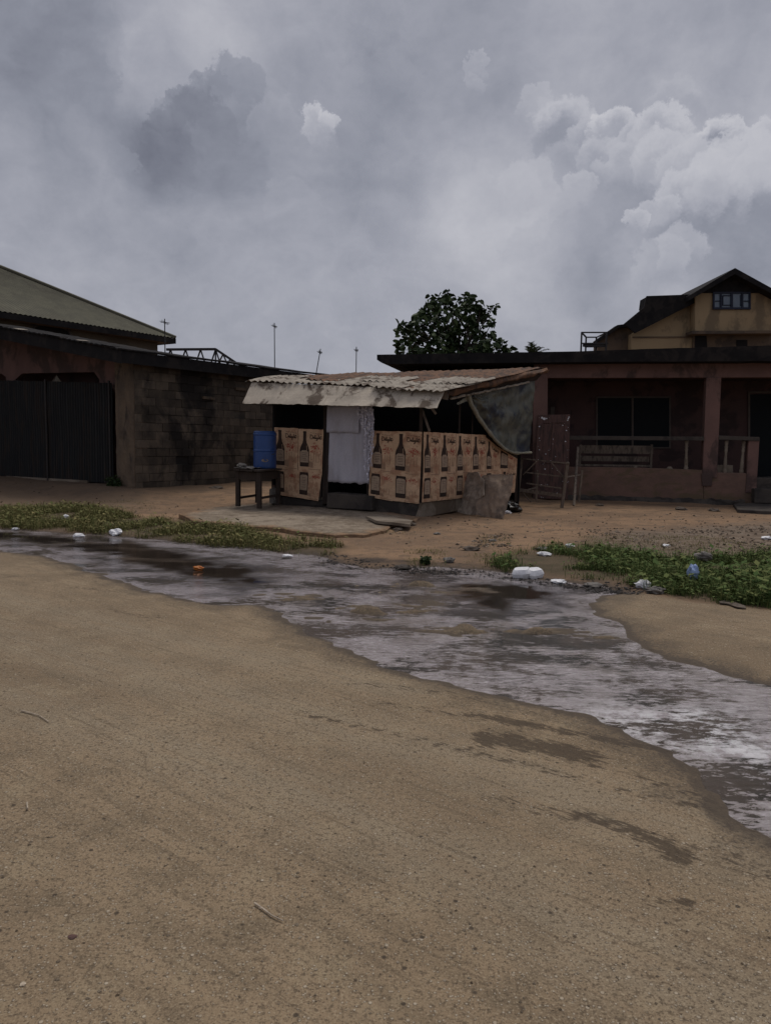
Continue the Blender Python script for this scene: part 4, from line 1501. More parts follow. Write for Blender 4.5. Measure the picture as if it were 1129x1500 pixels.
# ---------------------------------------------------------------- concrete apron with broken edge
def apron():
    out = [(262, 752), (300, 744), (345, 738), (400, 734), (480, 741), (560, 748), (614, 757), (608, 763), (590, 766), (575, 769), (566, 776), (540, 781), (490, 783), (440, 778), (380, 770), (320, 766), (280, 760)]
    mb = MB()
    pts = []
    tints = []
    for i in range(len(out)):
        a, b = out[i], out[(i + 1) % len(out)]
        for k in range(6):
            f = k / 6
            pts.append((a[0] + (b[0] - a[0]) * f, a[1] + (b[1] - a[1]) * f + 2.4 * mnoise.noise(V((i + f) * 1.3, 3, 1)) + 1.2 * mnoise.noise(V((i + f) * 4.1, 9, 1))))
    c = (440, 757)
    n = len(pts)
    vs = []
    for s, tint_ in ((1.0, 0.0), (.985, .12), (.92, .45), (.8, .8), (.55, 1.0), (.25, 1.0)):
        for (x, y) in pts:
            tints.append(tint_)
            X, Y = c[0] + (x - c[0]) * s, c[1] + (y - c[1]) * s
            zz = .055 + .045 * (560 - X) / 300
            p = G(X, Y, zz)
            mb.tint = tint_
            vs.append(Vector((p.x, p.y, zz - (.012 if s == 1 else 0) + .012 * mnoise.noise(V(p.x * 1.4, p.y * 1.4, 0)) + .006 * mnoise.noise(V(p.x * 6, p.y * 6, 0)))))
    zz = .07 + .035 * (560 - c[0]) / 300
    vs.append(G(c[0], c[1], zz))
    fs = [(q * n + i, q * n + (i + 1) % n, (q + 1) * n + (i + 1) % n, (q + 1) * n + i) for q in range(5) for i in range(n)]
    fs += [(5 * n + i, 5 * n + (i + 1) % n, 6 * n) for i in range(n)]
    k = len(vs)
    low = [Vector((v.x, v.y, -.12)) for v in vs[:n]]
    vs += low
    fs += [(i, k + i, k + (i + 1) % n, (i + 1) % n) for i in range(n)]
    mb.add(vs, fs)
    mb.t = tints + [1.0] + [0.0] * n
    o = mb.build('pavement', M_APRON)
    tag(o, kind='structure')
    # broken slab edge by the corner
    mb = MB()
    q = [(536, 756), (570, 757), (604, 762), (600, 768), (575, 765), (552, 763)]
    mb.prism([G(x, y, .13) for x, y in q], UP * -.05)
    o = mb.build('broken_slab', M_CONC)
    tag(o, 'thin broken concrete slab sticking out before the shed corner', 'slab')


apron()


# ---------------------------------------------------------------- table, drum, rag
def table():
    z = .115
    f = [G(352, 741, z), G(379, 744.5, z)]
    b = [G(357, 735, z), G(407.5, 739.5, z)]
    t = thing('table', (f[0] + b[1]) / 2, 'dark wooden table carrying the blue drum beside the postered shed', 'table')
    Ht = .80
    a, c = Vector(f[0]), Vector(b[1])
    # plan: long side along dT
    fl, fr = G(349, 741.5, z), G(380, 745, z)
    p0 = P(338, 691, fl.y)
    e = Vector((fr.x - fl.x, fr.y - fl.y, 0))
    rr_ = G(407.5, 739.5, z)
    g = Vector((rr_.x - fr.x, rr_.y - fr.y, 0))
    for (q, top) in ((fl, 0), (fr, 0), (rr_, 0), (fl + g, 0)):
        MB().bar(Vector((q.x, q.y, z)), Vector((q.x, q.y, z + Ht - .03)), .085, .085, g).build('leg', M_WOOD_D, t)
    ce = (fl + rr_) / 2
    ce = Vector((ce.x, ce.y, z + Ht))
    m_ = MB()
    for k in range(4):                              # top of four boards, ends uneven
        s = -.5 + (k + .5) / 4
        j = rnd.uniform(-.03, .05)
        m_.box(ce + e * s * 1.22 + UP * .003 * (k % 2), e * (.145 * 1.0), g * (.62 + j), UP * .018)
    m_.build('tabletop', M_WOOD_D, t)
    m_ = MB()
    for (q0, q1) in ((fl, fr), (fr, rr_), (fl + g, rr_), (fl, fl + g)):
        m_.bar(Vector((q0.x, q0.y, z + Ht - .12)), Vector((q1.x, q1.y, z + Ht - .12)), .17, .025, (q1 - q0).cross(UP))
    m_.build('apron_rail', M_WOOD_D, t)
    m_ = MB()
    m_.bar(Vector((fl.x, fl.y, z + .18)), Vector(((fl + g).x, (fl + g).y, z + .18)), .05, .03)
    m_.bar(Vector((fr.x, fr.y, z + .22)), Vector((rr_.x, rr_.y, z + .22)), .05, .03)
    m_.build('stretcher', M_WOOD_D, t)
    # blue drum on top
    zt = z + Ht + .022
    q = PL(387.5, 688, (V(0, 0, zt), UP))
    px = (q - CAM).length / FP
    q = ce + g * .18 + e * .02
    q = Vector((q.x, q.y, zt))
    w = (q - CAM).length / FP
    q = q + V(1, 0, 0) * ((387.3 - CX) / FP * q.y - q.x) * 1.0
    rad, hh = 16.3 * w, 51.0 * w
    d = thing('drum', q, 'blue plastic drum standing on the dark wooden table', 'drum')
    prof = [(rad * .93, 0), (rad * .985, .015), (rad, .05), (rad, hh * .47), (rad * 1.03, hh * .485), (rad * 1.03, hh * .515), (rad, hh * .53), (rad, hh * .92), (rad * 1.035, hh * .935), (rad * 1.035, hh * .975), (rad * .98, hh * .985), (rad * .95, hh)]
    MB().lathe(q, prof, 40).build('body', M_BLUE, d, smooth=False, bevel=.004)
    m_ = MB()
    m_.lathe(q + UP * hh, [(rad * .97, -.01), (rad * .97, .02), (rad * .90, .035), (rad * .3, .03)], 40)
    m_.build('lid', M_BLUE, d)
    m_ = MB()                                       # worn oval sticker
    dirc = Vector((-q.x, -q.y, 0)).normalized()
    side = Vector((-dirc.y, dirc.x, 0))
    cc = q + UP * hh * .23
    ring = []
    for k in range(20):
        a_ = 2 * math.pi * k / 20
        x, y = .075 * math.cos(a_), .035 * math.sin(a_)
        ring.append(cc + side * x + UP * y + dirc * (math.sqrt(max(rad * rad - x * x, 0)) + .003))
    m_.add(ring, [tuple(range(20))])
    m_.build('sticker', M_BOARD2, d)
    m_ = MB()
    hp = q + UP * hh * .44 + side * rad * .62 + dirc * rad * .8
    m_.tube([hp - side * .06, hp - side * .03 - UP * .03, hp + side * .03 - UP * .03, hp + side * .06], .008, 6)
    m_.build('handle', M_BLACKP, d)
    # rag and scraps at the left of the table
    zc = zt
    def rag(u, v):
        b0 = ce - e * (.58) + g * (-.62 + 1.0 * u) + e * (.75 * v)
        return Vector((b0.x, b0.y, zc + .012 + .03 * max(0, mnoise.noise(V(u * 5, v * 5, 8)) + .3)))
    m_ = MB()
    m_.grid(rag, 16, 14, UP * .006)
    o = m_.build('cloth', M_CLOTHG, None, smooth=True)
    tag(o, 'crumpled grey cloth spread on the left part of the table', 'cloth')
    pk = ce - e * .42 - g * .42
    crumple('plastic_bag', 343, 684, .16, M_CLOTHG, 'small grey crumpled bag on the left edge of the table', 'bag', seed=5, point=Vector((pk.x, pk.y, zc + .03)))


table()
pw = PL(401, 725, FPL(.1))
m_ = MB()
m_.lathe(Vector((pw.x, pw.y, .12)), [(.09, 0), (.10, .02), (.10, .30), (.085, .33), (.03, .35), (.03, .38)], 18)
jb = thing('jerrycan', Vector((pw.x, pw.y, .12)), 'pale plastic container standing on the ground behind the table legs', 'container')
m_.build('body', M_CLOTHG, jb)
MB().lathe(Vector((pw.x, pw.y, .50)), [(.034, 0), (.034, .03), (.03, .035)], 14).build('cap', M_WOOD_RED, jb)
# ---------------------------------------------------------------- house with the veranda, right
def veranda_house():
    t = thing('house', H0, 'long low red-brown house with a deep dark flat roof and open veranda', 'house')
    F = HPL(0)
    inn = -nH
    def q(px, py, o=0.0): return PL(px, py, HPL(o))
    # roof slab with deep fascia, uneven lower edge
    fo = .55
    top = [(552, 519.5), (640, 518), (740, 516.5), (850, 514.5), (950, 511), (1040, 508.5), (1129, 506), (1420, 499)]
    bot = [(1420, 530), (1129, 529), (1000, 529.5), (900, 530), (800, 531), (700, 532), (600, 533), (575, 533.5), (558, 531), (552, 527)]
    mb = MB()
    pts = []
    seq = top + bot
    for i in range(len(seq)):
        a, b = seq[i], seq[(i + 1) % len(seq)]
        for k in range(6):
            f = k / 6
            y = a[1] + (b[1] - a[1]) * f
            pts.append(q(a[0] + (b[0] - a[0]) * f, y + .7 * mnoise.noise(V(i * 2.3 + f * 5, 1, 1)), fo))
    mb.prism(pts, inn * 10.0)
    mb.build('roof', M_ROOFD, t)
    # beam over the veranda
    mb = MB()
    mb.prism([q(802, 531.5), q(1420, 530), q(1420, 551), q(1040, 553), (q(802, 553.5))], inn * .3)
    mb.build('beam', M_PLASTER, t)
    # pillars
    mb = MB()
    a = [q(781, 532, .02), q(802, 532, .02), q(800, 742, .02), q(779, 742, .02)]
    mb.prism(a, inn * .34)
    mb.build('pillar', M_PLASTER, t, bevel=.01)
    mb = MB()
    mb.prism([q(1034, 553, .03), q(1056, 552.5, .03), q(1049.5, 700, .03), q(1028, 700, .03)], inn * .36)
    mb.prism([q(1026.5, 694, .045), q(1043, 694, .045), q(1042, 712, .045), q(1028, 712, .045)], inn * .05)
    mb.build('pillar', M_PLASTER, t, bevel=.012)
    mb = MB()
    mb.prism([q(1096, 640, .02), q(1112, 640, .02), q(1107, 722, .02), q(1091, 722, .02)], inn * .28)
    mb.build('end_post', M_PLASTER, t, bevel=.015)
    # low walls
    mb = MB()
    mb.prism([q(803, 683.5), q(930, 685), q(1028, 688.5), q(1030, 738), q(940, 737), q(803, 736)], inn * .2)
    mb.build('low_wall', M_PLASTER_LOW, t, bevel=.012)
    mb = MB()
    mb.prism([q(1029, 700), q(1050, 692), q(1092, 693), q(1107, 712), q(1104, 738), q(1085, 742), q(1030, 739)], inn * .2)
    mb.build('low_wall', M_PLASTER_LOW, t, bevel=.02)
    # hand rails and turned balusters
    for (x0, x1, y0, y1) in ((803, 1031, 638, 640), (1052, 1112, 638, 640.5)):
        mb = MB()
        mb.prism([q(x0, y0, .05), q(x1, y1 - .3, .05), q(x1, y1 + 5.6, .05), q(x0, y0 + 6, .05)], inn * .22)
        mb.build('rail', M_CONC_D, t, bevel=.012)
    for (xt, xb, yb) in ((1005, 1004, 688.5), (1063.5, 1060.5, 693), (1089, 1085, 693)):
        a, b = q(xb, yb, -.1), q(xt, 645, -.1)
        h = (b - a).length
        pr = [(.055, 0), (.06, .03), (.058, .10), (.04, .13), (.052, .17), (.05, .3), (.036, .5), (.034, .62), (.048, .70), (.036, .74), (.05, .8), (.038, .84), (.05, .92), (.052, 1.0)]
        MB().lathe(a, [(r_ * 1.0, z_ * h) for r_, z_ in pr], 14, (b - a)).build('baluster', M_CONC, t, smooth=True)
    for (x, y, w_) in ((980, 686.5, .2), (930, 685, .12)):
        c = q(x, y, -.1)
        MB().lathe(c - UP * .03, [(w_ * .45, 0), (w_ * .4, .05), (w_ * .2, .09)], 7).build('baluster_stub', M_CONC, t)
    # veranda interior
    bw = -2.3
    mb = MB()
    wa, wb = q(575, 600, bw), q(1500, 600, bw)
    mb.prism([Vector((wa.x, wa.y, 0)), Vector((wb.x, wb.y, 0)), Vector((wb.x, wb.y, 3.7)), Vector((wa.x, wa.y, 3.7))], inn * .2)
    mb.build('back_wall', M_PLASTER_SHADE, t)
    mb = MB()
    la = q(803, 700, -.21)
    lb = q(1090, 700, -.21)
    la2 = q(560, 700, -2.29)
    zf = .42
    mb.prism([Vector((la.x, la.y, -.1)), Vector((lb.x + 5, lb.y - 1.2, -.1)), Vector((lb.x + 5, lb.y + 1, -.1)), Vector((la.x + .2, la.y + 2.0, -.1))], UP * (zf + .1))
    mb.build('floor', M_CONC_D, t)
    mb = MB()                                      # ceiling
    ca, cb = q(575, 532, .2), q(1420, 530, .2)
    mb.prism([Vector((ca.x, ca.y, 3.52)) - nH * .3, Vector((cb.x, cb.y, 3.52)) - nH * .3, Vector((cb.x, cb.y, 3.52)) - nH * 2.5, Vector((ca.x, ca.y, 3.52)) - nH * 2.5], UP * .03)
    mb.build('ceiling', M_PLASTER_SHADE, t)
    # window in the back wall
    w = -2.28
    mb = MB()
    for (x0, y0, x1, y1) in ((872.5, 580.5, 982, 583), (872.5, 655, 982, 657), (872.5, 583, 875, 655), (979.5, 583, 982, 655), (924.5, 583, 927.5, 655)):
        mb.prism([q(x0, y0, w + .03), q(x1, y0, w + .03), q(x1, y1, w + .03), q(x0, y1, w + .03)], inn * .045)
    wf = mb.build('window', M_FRAME, t)
    for (x0, x1) in ((875, 924.5), (927.5, 979.5)):
        mb = MB()
        mb.prism([q(x0, 583, w + .012), q(x1, 583, w + .012), q(x1, 655, w + .012), q(x0, 655, w + .012)], inn * .01)
        mb.build('pane', M_GLASSD, wf)
    # door at the right end and the narrow one beside the pillar
    mb = MB()
    mb.prism([q(1098, 578, w + .02), q(1175, 576, w + .02), q(1175, 716, w + .02), q(1098, 716, w + .02)], inn * .03)
    dd_ = mb.build('door', M_GLASSD, t)
    mb = MB()
    for (x0, y0, x1, y1) in ((1095, 575, 1098, 716), (1095, 573, 1178, 576)):
        mb.prism([q(x0, y0, w + .035), q(x1, y0, w + .035), q(x1, y1, w + .035), q(x0, y1, w + .035)], inn * .05)
    mb.build('door_frame', M_FRAME, dd_)
    mb = MB()
    mb.prism([q(806, 596, w + .02), q(812, 596, w + .02), q(812, 712, w + .02), q(806, 712, w + .02)], inn * .03)
    mb.build('jamb', M_FRAME, t)
    # ragged foundation lip
    mb = MB()
    def lip(u, v):
        x = 803 + (1090 - 803) * u
        p = q(x, 733, .0)
        return Vector((p.x, p.y, .13 - .22 * v)) + nH * (.02 + .09 * v + .05 * mnoise.noise(V(u * 20, v * 2, 1))) + UP * .05 * mnoise.noise(V(u * 26, v, 4))
    mb.grid(lip, 80, 4, inn * .05)
    mb.build('footing', M_CONC_D, t)
    # entrance steps
    for (x0, y0, y1, o, d_) in ((1107, 700, 716, .0, .9), (1104, 716, 737, .32, .6)):
        mb = MB()
        mb.prism([q(x0, y0, o), q(1240, y0 + 1, o), q(1240, y1 + 3, o), q(x0, y1, o)], inn * d_)
        mb.build('step', M_CONC_D, t, bevel=.02)


veranda_house()

m_ = MB()
q = [(1073, 738), (1110, 735.5), (1180, 737), (1180, 750), (1110, 748), (1080, 746)]
m_.prism([G(x, y, .07) for x, y in q], UP * -.14)
tag(m_.build('doorstone', M_CONC_D, None, bevel=.02), 'flat worn stone slab lying before the veranda house steps', 'slab')


def leaning_door():
    a, b = HPL(.50), HPL(.12)
    bl, br = GP(781, 736), GP(832, 737)
    pl_b = (Vector((bl.x, bl.y, 0)), nH)
    tl, tr = PL(788, 608, HPL(.06)), PL(834.5, 607, HPL(.06))
    bl, br = PL(780, 739, HPL(.45)), PL(831, 739, HPL(.45))
    bl.z = br.z = .02
    t = thing('door', (bl + br) / 2, 'unhung red-brown wooden door with paint flecks leaning on the veranda pillar', 'door')
    nn = (br - bl).cross(tl - bl).normalized()
    if nn.y > 0:
        nn = -nn
    def at(u, v, o=0): return bl.lerp(br, u).lerp(tl.lerp(tr, u), v) + nn * o
    mb = MB()
    mb.prism([at(0, 0), at(1, 0), at(1, 1), at(0, 1)], -nn * .04)
    mb.build('slab', M_WOOD_RED, t)
    for (u0, u1, v0, v1, nm) in ((0, .17, 0, 1, 'stile'), (.83, 1, 0, 1, 'stile'), (.17, .83, .90, 1, 'cross_rail'), (.17, .83, .42, .50, 'cross_rail'), (.17, .83, 0, .1, 'cross_rail'), (.46, .54, .1, .42, 'mullion'), (.46, .54, .5, .9, 'mullion')):
        mb = MB()
        mb.prism([at(u0 + .002, v0 + .001, .002), at(u1 - .002, v0 + .001, .002), at(u1 - .002, v1 - .001, .002), at(u0 + .002, v1 - .001, .002)], nn * .02)
        mb.build(nm, M_WOOD_RED, t, bevel=.004)
    mb = MB()
    r = random.Random(8)
    spots = [(.12, .965, .05), (.2, .95, .06), (.27, .955, .03), (.95, .95, .03), (.93, .93, .03), (.97, .965, .025), (.06, .86, .025), (.78, .87, .02), (.9, .81, .022), (.07, .72, .02), (.88, .68, .03), (.1, .58, .02), (.3, .53, .02), (.08, .46, .025), (.3, .35, .025), (.22, .16, .03), (.68, .07, .02), (.6, .5, .015)]
    spots += [(r.random(), r.random(), r.uniform(.006, .014)) for _ in range(40)]
    for (u, v, s) in spots:
        s *= .95
        pts = []
        for k in range(7):
            a_ = 2 * math.pi * k / 7
            rr = s * r.uniform(.5, 1.1)
            pts.append(at(u + rr * math.cos(a_), v + rr * .35 * math.sin(a_), .0245))
        mb.add(pts, [tuple(range(7))])
    mb.build('paint_fleck', M_WHITE, t)


leaning_door()


def rack():
    fr = GP(829, 744)
    fl = GP(763, 740)
    pl = (Vector(fr), Vector((-(fl - fr).y, (fl - fr).x, 0)).normalized())
    n = pl[1] if pl[1].y > 0 else -pl[1]
    t = thing('rack', (fl + fr) / 2, 'rough wooden stand of poles and slats in front of the leaning door', 'stand')
    q = lambda x, y: PL(x, y, pl)
    def bar(nm, a, b, w, d=.04, o=0.0):
        MB().bar(q(*a) + n * o, q(*b) + n * o, w, d).build(nm, M_WOOD, t)
    bar('leg', (822, 746), (831, 677), .075, .06)
    bar('leg', (757, 741), (764, 671), .06, .05)
    bar('leg', (836, 738), (841, 690), .05, .05, .7)
    bar('leg', (772, 735), (774, 690), .05, .05, .7)
    bar('rail', (759, 671), (834, 679), .032, .05, -.05)
    bar('slat', (768, 692), (828, 699), .03, .04, .045)
    bar('slat', (770, 708), (824, 716), .03, .04, .045)
    bar('shelf_board', (757, 717), (824, 726), .085, .03, -.05)
    bar('brace', (806, 678), (826, 702), .025, .02, .09)
    bar('brace', (764, 696), (784, 676), .02, .02, .09)
    bar('brace', (760, 716), (776, 736), .02, .02, .06)
    for (a, b) in (((828, 699), (839, 697)), ((763, 720), (773, 716))):
        MB().bar(q(*a), q(*b) + n * .7, .03, .03).build('cross_bar', M_WOOD, t)


rack()


def lean_pole():
    g = GP(840, 741)
    a = PL(846, 655, HPL(.08))
    m_ = MB()
    m_.bar(g, a, .06, .04)
    m_.bar(g + V(-.03, 0, .3), g + V(.08, .05, .34), .02, .02)
    tag(m_.build('pole', M_WOOD), 'thin weathered plank leaning on the veranda wall beside the wooden stand', 'pole')


lean_pole()


def bench():
    o = -.75
    q = lambda x, y, k=o: PL(x, y, HPL(k))
    a = q(850, 683)
    t = thing('bench', Vector((a.x + 1, a.y, .42)), 'old wooden bench with a plank back standing on the veranda', 'bench')
    def plank(nm, x0, y0, x1, y1, h, k=o, d=.03):
        MB().prism([q(x0, y0, k), q(x1, y1, k), q(x1, y1 + h, k), q(x0, y0 + h, k)], -nH * d).build(nm, M_WOOD, t)
    plank('back_plank', 847, 652, 956, 653, 12)
    plank('back_plank', 844, 667.5, 950, 669, 7.5)
    plank('seat', 843, 680, 952, 681.5, 2.5, o + .4, .42)
    for x in (848, 952):
        for k in (o - .01, o + .36):
            p = q(x, 690, k)
            z1 = q(x, 651, o).z if k < o else q(x, 681, k).z
            m_ = MB()
            m_.bar(Vector((p.x, p.y, .42)), Vector((p.x, p.y, z1)), .06, .05)
            m_.build('leg', M_WOOD, t)


bench()
for i, (x0, x1, y0, y1, lab) in enumerate(((1050, 1073, 681, 692, 'pale grey block on the low wall between pillar and first baluster'),)):
    mb = MB()
    mb.prism([PL(x0, y0, HPL(-.22)), PL(x1, y0 + .5, HPL(-.22)), PL(x1, y1 + 1, HPL(-.22)), PL(x0, y1 + 1, HPL(-.22))], -nH * .12)
    tag(mb.build('block', M_CONC, None, bevel=.01), lab, 'block')


# ---------------------------------------------------------------- ochre house behind, tank stand
def ochre_house():
    Y = 34.0
    q = lambda x, y, k=0.0: P(x, y, Y + k)
    base = q(1070, 600)
    t = thing('house', Vector((base.x, Y, 0)), 'tall ochre house with a dark gable and blue window above the veranda roof', 'house')
    dn = lambda p: Vector((p.x, p.y, 0))
    # gable block
    mb = MB()
    mb.prism([q(1017.5, 430), q(1076, 398), q(1137, 430), q(1137, 487), q(1017.5, 487)], V(0, 7, 0))
    mb.build('upper_wall', M_YELLOW, t)
    mb = MB()
    a, b = q(1015, 487, .5), q(1137, 487, .5)
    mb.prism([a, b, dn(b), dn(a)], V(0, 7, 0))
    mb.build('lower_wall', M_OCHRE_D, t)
    mb = MB()
    mb.prism([q(1013, 484.5, -.15), q(1140, 484, -.15), q(1140, 488, -.15), q(1013, 489, -.15)], V(0, .7, 0))
    mb.build('ledge', M_OCHRE_D, t)
    # boarded gable and verges
    mb = MB()
    mb.prism([q(1022, 429, -.06), q(1076, 398.5, -.06), q(1131, 429, -.06)], V(0, .05, 0))
    mb.build('gable', M_ROOFD, t)
    mb = MB()
    for (s, e) in (((1076, 392.5), (1012, 431)), ((1076, 392.5), (1146, 431))):
        p0, p1 = q(*s, -.6), q(*e, -.6)
        mb.prism([p0, p1, p1 - UP * .22, p0 - UP * .26], V(0, 8, 0))
    mb.build('roof', M_ROOFD, t)
    # window of four lights
    fr = MB()
    for (x0, y0, x1, y1) in ((1044, 427.5, 1099, 430), (1044, 450, 1099, 453), (1044, 430, 1046.2, 450), (1096.8, 430, 1099, 450), (1054.5, 430, 1056.8, 450), (1070, 430, 1073, 450), (1086, 430, 1088.2, 450)):
        fr.prism([q(x0, y0, -.09), q(x1, y0, -.09), q(x1, y1, -.09), q(x0, y1, -.09)], V(0, .08, 0))
    w = fr.build('window', M_FRAMEB, t)
    for (x0, x1) in ((1046.2, 1054.5), (1056.8, 1070), (1073, 1086), (1088.2, 1096.8)):
        MB().prism([q(x0, 430, -.03), q(x1, 430, -.03), q(x1, 450, -.03), q(x0, 450, -.03)], V(0, .02, 0)).build('pane', M_GLASSB, w)
    for (a, b) in (((1058, 433), (1069, 433)), ((1058, 447), (1069, 447)), ((1058, 433), (1058, 447)), ((1084.5, 432), (1084.5, 448)), ((1047, 441), (1054, 441)), ((1089, 441), (1096, 441))):
        MB().bar(q(*a, -.06), q(*b, -.06), .04, .03).build('glazing_bar', M_FRAMEB, w)
    # left wing, its verge falling to the left
    wy = .6
    mb = MB()
    a = [q(1019, 438, wy), q(925, 489, wy)]
    b = dn(q(925, 489, wy))
    c = dn(q(1019, 438, wy))
    mb.prism([a[0], a[1], b, c], V(0, .5, 0))
    mb.build('wing_wall', M_YELLOW, t)
    mb = MB()
    mb.prism([q(947, 433.5, .1), q(1020, 431, .1), q(1020, 442, .1), q(930, 488, .1), q(914, 474, .1), q(943, 450, .1)], V(0, .12, 0))
    mb.prism([q(948, 434, .225), q(1020, 431.2, .225), q(1020, 436, .225), q(948, 450, .225), q(946, 449, .225)], V(0, 1.0, 0))
    mb.build('wing_roof', M_ROOFD, t)
    mb = MB()
    mb.prism([q(926, 493, .55), q(1016, 492.5, .55), q(1016, 494.3, .55), q(926, 495, .55)], V(0, .06, 0))
    mb.build('string_course', M_OCHRE_D, t)
    mb = MB()
    c = [q(930, 476, 1.2), q(905, 477, 1.2), q(886, 492, 1.2), q(876, 500, 1.2), q(876, 520, 1.2), q(930, 520, 1.2)]
    mb.prism(c[:4] + [dn(c[4]), dn(c[5])], V(0, .8, 0))
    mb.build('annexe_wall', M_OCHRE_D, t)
    mb = MB()
    mb.prism([q(932, 472.5, .9), q(904, 476, .9), q(884, 490, .9), q(872, 499, .9), q(874, 502, .9), q(887, 494, .9), q(906, 480, .9), q(932, 477, .9)], V(0, .5, 0))
    mb.build('annexe_roof', M_ROOFD, t)
    mb = MB()
    mb.prism([q(1018, 490, .47), q(1034, 490, .47), q(1036, 520, .47), q(1017, 520, .47)], V(0, .02, 0))
    mb.prism([q(1078, 498, .47), q(1094, 498, .47), q(1094, 520, .47), q(1078, 520, .47)], V(0, .02, 0))
    mb.build('opening', M_DARK, t)


ochre_house()


def tank_stand():
    Y = 23.5
    q = lambda x, y, k=0.0: P(x, y, Y + k)
    zr = 3.75
    t = thing('tank_stand', q(870, 520), 'empty black metal frame stand on the veranda house roof', 'metal frame')
    for (x, y0, k) in ((851.5, 487, 0), (888, 487, 0), (858, 494, 1.2), (873, 494, 1.2)):
        p = q(x, y0, k)
        MB().bar(Vector((p.x, p.y, zr)), p, .045, .045).build('post', M_METAL, t)
    for (a, ka, b, kb) in (((851, 487), 0, (888, 487), 0), ((858, 494), 1.2, (873.5, 494), 1.2), ((851.5, 487), 0, (858, 494), 1.2), ((888, 487), 0, (873.5, 494), 1.2), ((851, 503), 0, (890, 503), 0)):
        MB().bar(q(*a, ka), q(*b, kb), .04, .04).build('rail', M_METAL, t)
    m_ = MB()
    m_.prism([q(853, 503, .02), q(889, 503, .02), q(875, 504.5, 1.3), q(858, 504.5, 1.3)], UP * -.10)
    m_.build('platform', M_METAL, t)


tank_stand()


# ---------------------------------------------------------------- trees
def leaf_faces(mb, c, r, n, size, rr, squash=1.0):
    for _ in range(n):
        d = Vector((rr.gauss(0, 1), rr.gauss(0, 1), rr.gauss(0, 1)))
        d = d / max(d.length, 1e-6) * r * (rr.random() ** .45)
        d.z *= squash
        p = c + d
        s = size * rr.uniform(.6, 1.25)
        a = Vector((rr.uniform(-1, 1), rr.uniform(-1, 1), rr.uniform(-1.0, .25))).normalized()
        b = a.cross(Vector((rr.uniform(-1, 1), rr.uniform(-1, 1), rr.uniform(-1, 1)))).normalized()
        k = a.cross(b) * s * .12
        mb.tint = rr.random() ** 1.6
        mb.add([p, p + a * s * .35 + b * s * .30 + k, p + a * s * .75 + b * s * .24 + k, p + a * s, p + a * s * .75 - b * s * .24 + k, p + a * s * .35 - b * s * .30 + k], [(0, 1, 2, 3), (0, 3, 4, 5)])


def tree():
    Y = 29.0
    w = Y / FP
    r = random.Random(21)
    base = P(665, 520, Y)
    base = Vector((base.x, base.y, 0))
    t = thing('tree', base, 'dark broad-leaved tree rising behind the flat roof of the veranda house', 'tree')
    clumps = [(655, 430, 8), (637, 437, 9), (653, 444, 12), (683, 438, 9), (676, 447, 12), (640, 449, 10), (627, 443, 6), (693, 443, 9), (703, 447, 7), (722, 450, 5.5), (618, 458, 9), (610, 463, 8), (630, 460, 14), (648, 461, 16), (668, 461, 15),
              (687, 458, 13), (703, 460, 11), (713, 466, 9), (720, 472, 6), (593, 473, 7), (586, 481, 6), (602, 479, 9), (617, 475, 11), (600, 492, 10), (590, 500, 8), (585, 512, 7), (606, 503, 12), (618, 490, 13), (636, 479, 15), (654, 482, 16), (672, 482, 16), (690, 476, 12),
              (698, 484, 10), (640, 500, 16), (660, 503, 18), (682, 502, 17), (700, 503, 13), (712, 492, 9), (722, 490, 6), (716, 506, 12), (730, 503, 8), (736, 511, 8), (745, 510, 6), (748, 516, 5), (625, 512, 12), (602, 516, 10), (650, 520, 16), (690, 520, 16), (720, 518, 12),
              (650, 545, 30), (690, 545, 28), (620, 535, 20), (720, 535, 18)]
    cr = MB()
    tips = []
    for (x, y, rad) in clumps:
        c = P(x, y, Y + r.uniform(-1.6, 1.6) * min(1.0, rad / 9))
        tips.append(c)
        n = int(11 + rad * rad * .15)
        leaf_faces(cr, c, rad * w * 1.08, n, .29, r, .95)
    cr.build('crown', M_LEAF, t)
    mb = MB()
    fork = Vector((base.x - .1, base.y, 3.2))
    mb.tube([base, base + V(.05, .05, 1.2), base + V(-.05, 0, 2.2), fork], [.26, .21, .18, .17], 10)
    mains = []
    for k in range(6):
        e = tips[r.choice([10, 13, 14, 16, 27, 30, 31, 34])]
        m1 = fork.lerp(e, .5) + V(r.uniform(-.3, .3), r.uniform(-.3, .3), .1)
        mb.tube([fork, m1, e], [.11, .07, .03], 6)
        mains.append(m1)
    for e in tips[:-4]:
        s = min(mains, key=lambda q: (q - e).length)
        mid = s.lerp(e, .5) + V(r.uniform(-.12, .12), r.uniform(-.12, .12), r.uniform(0, .12))
        mb.tube([s, mid, e], [.035, .022, .008], 5)
    mb.build('trunk', M_BARK, t)


tree()


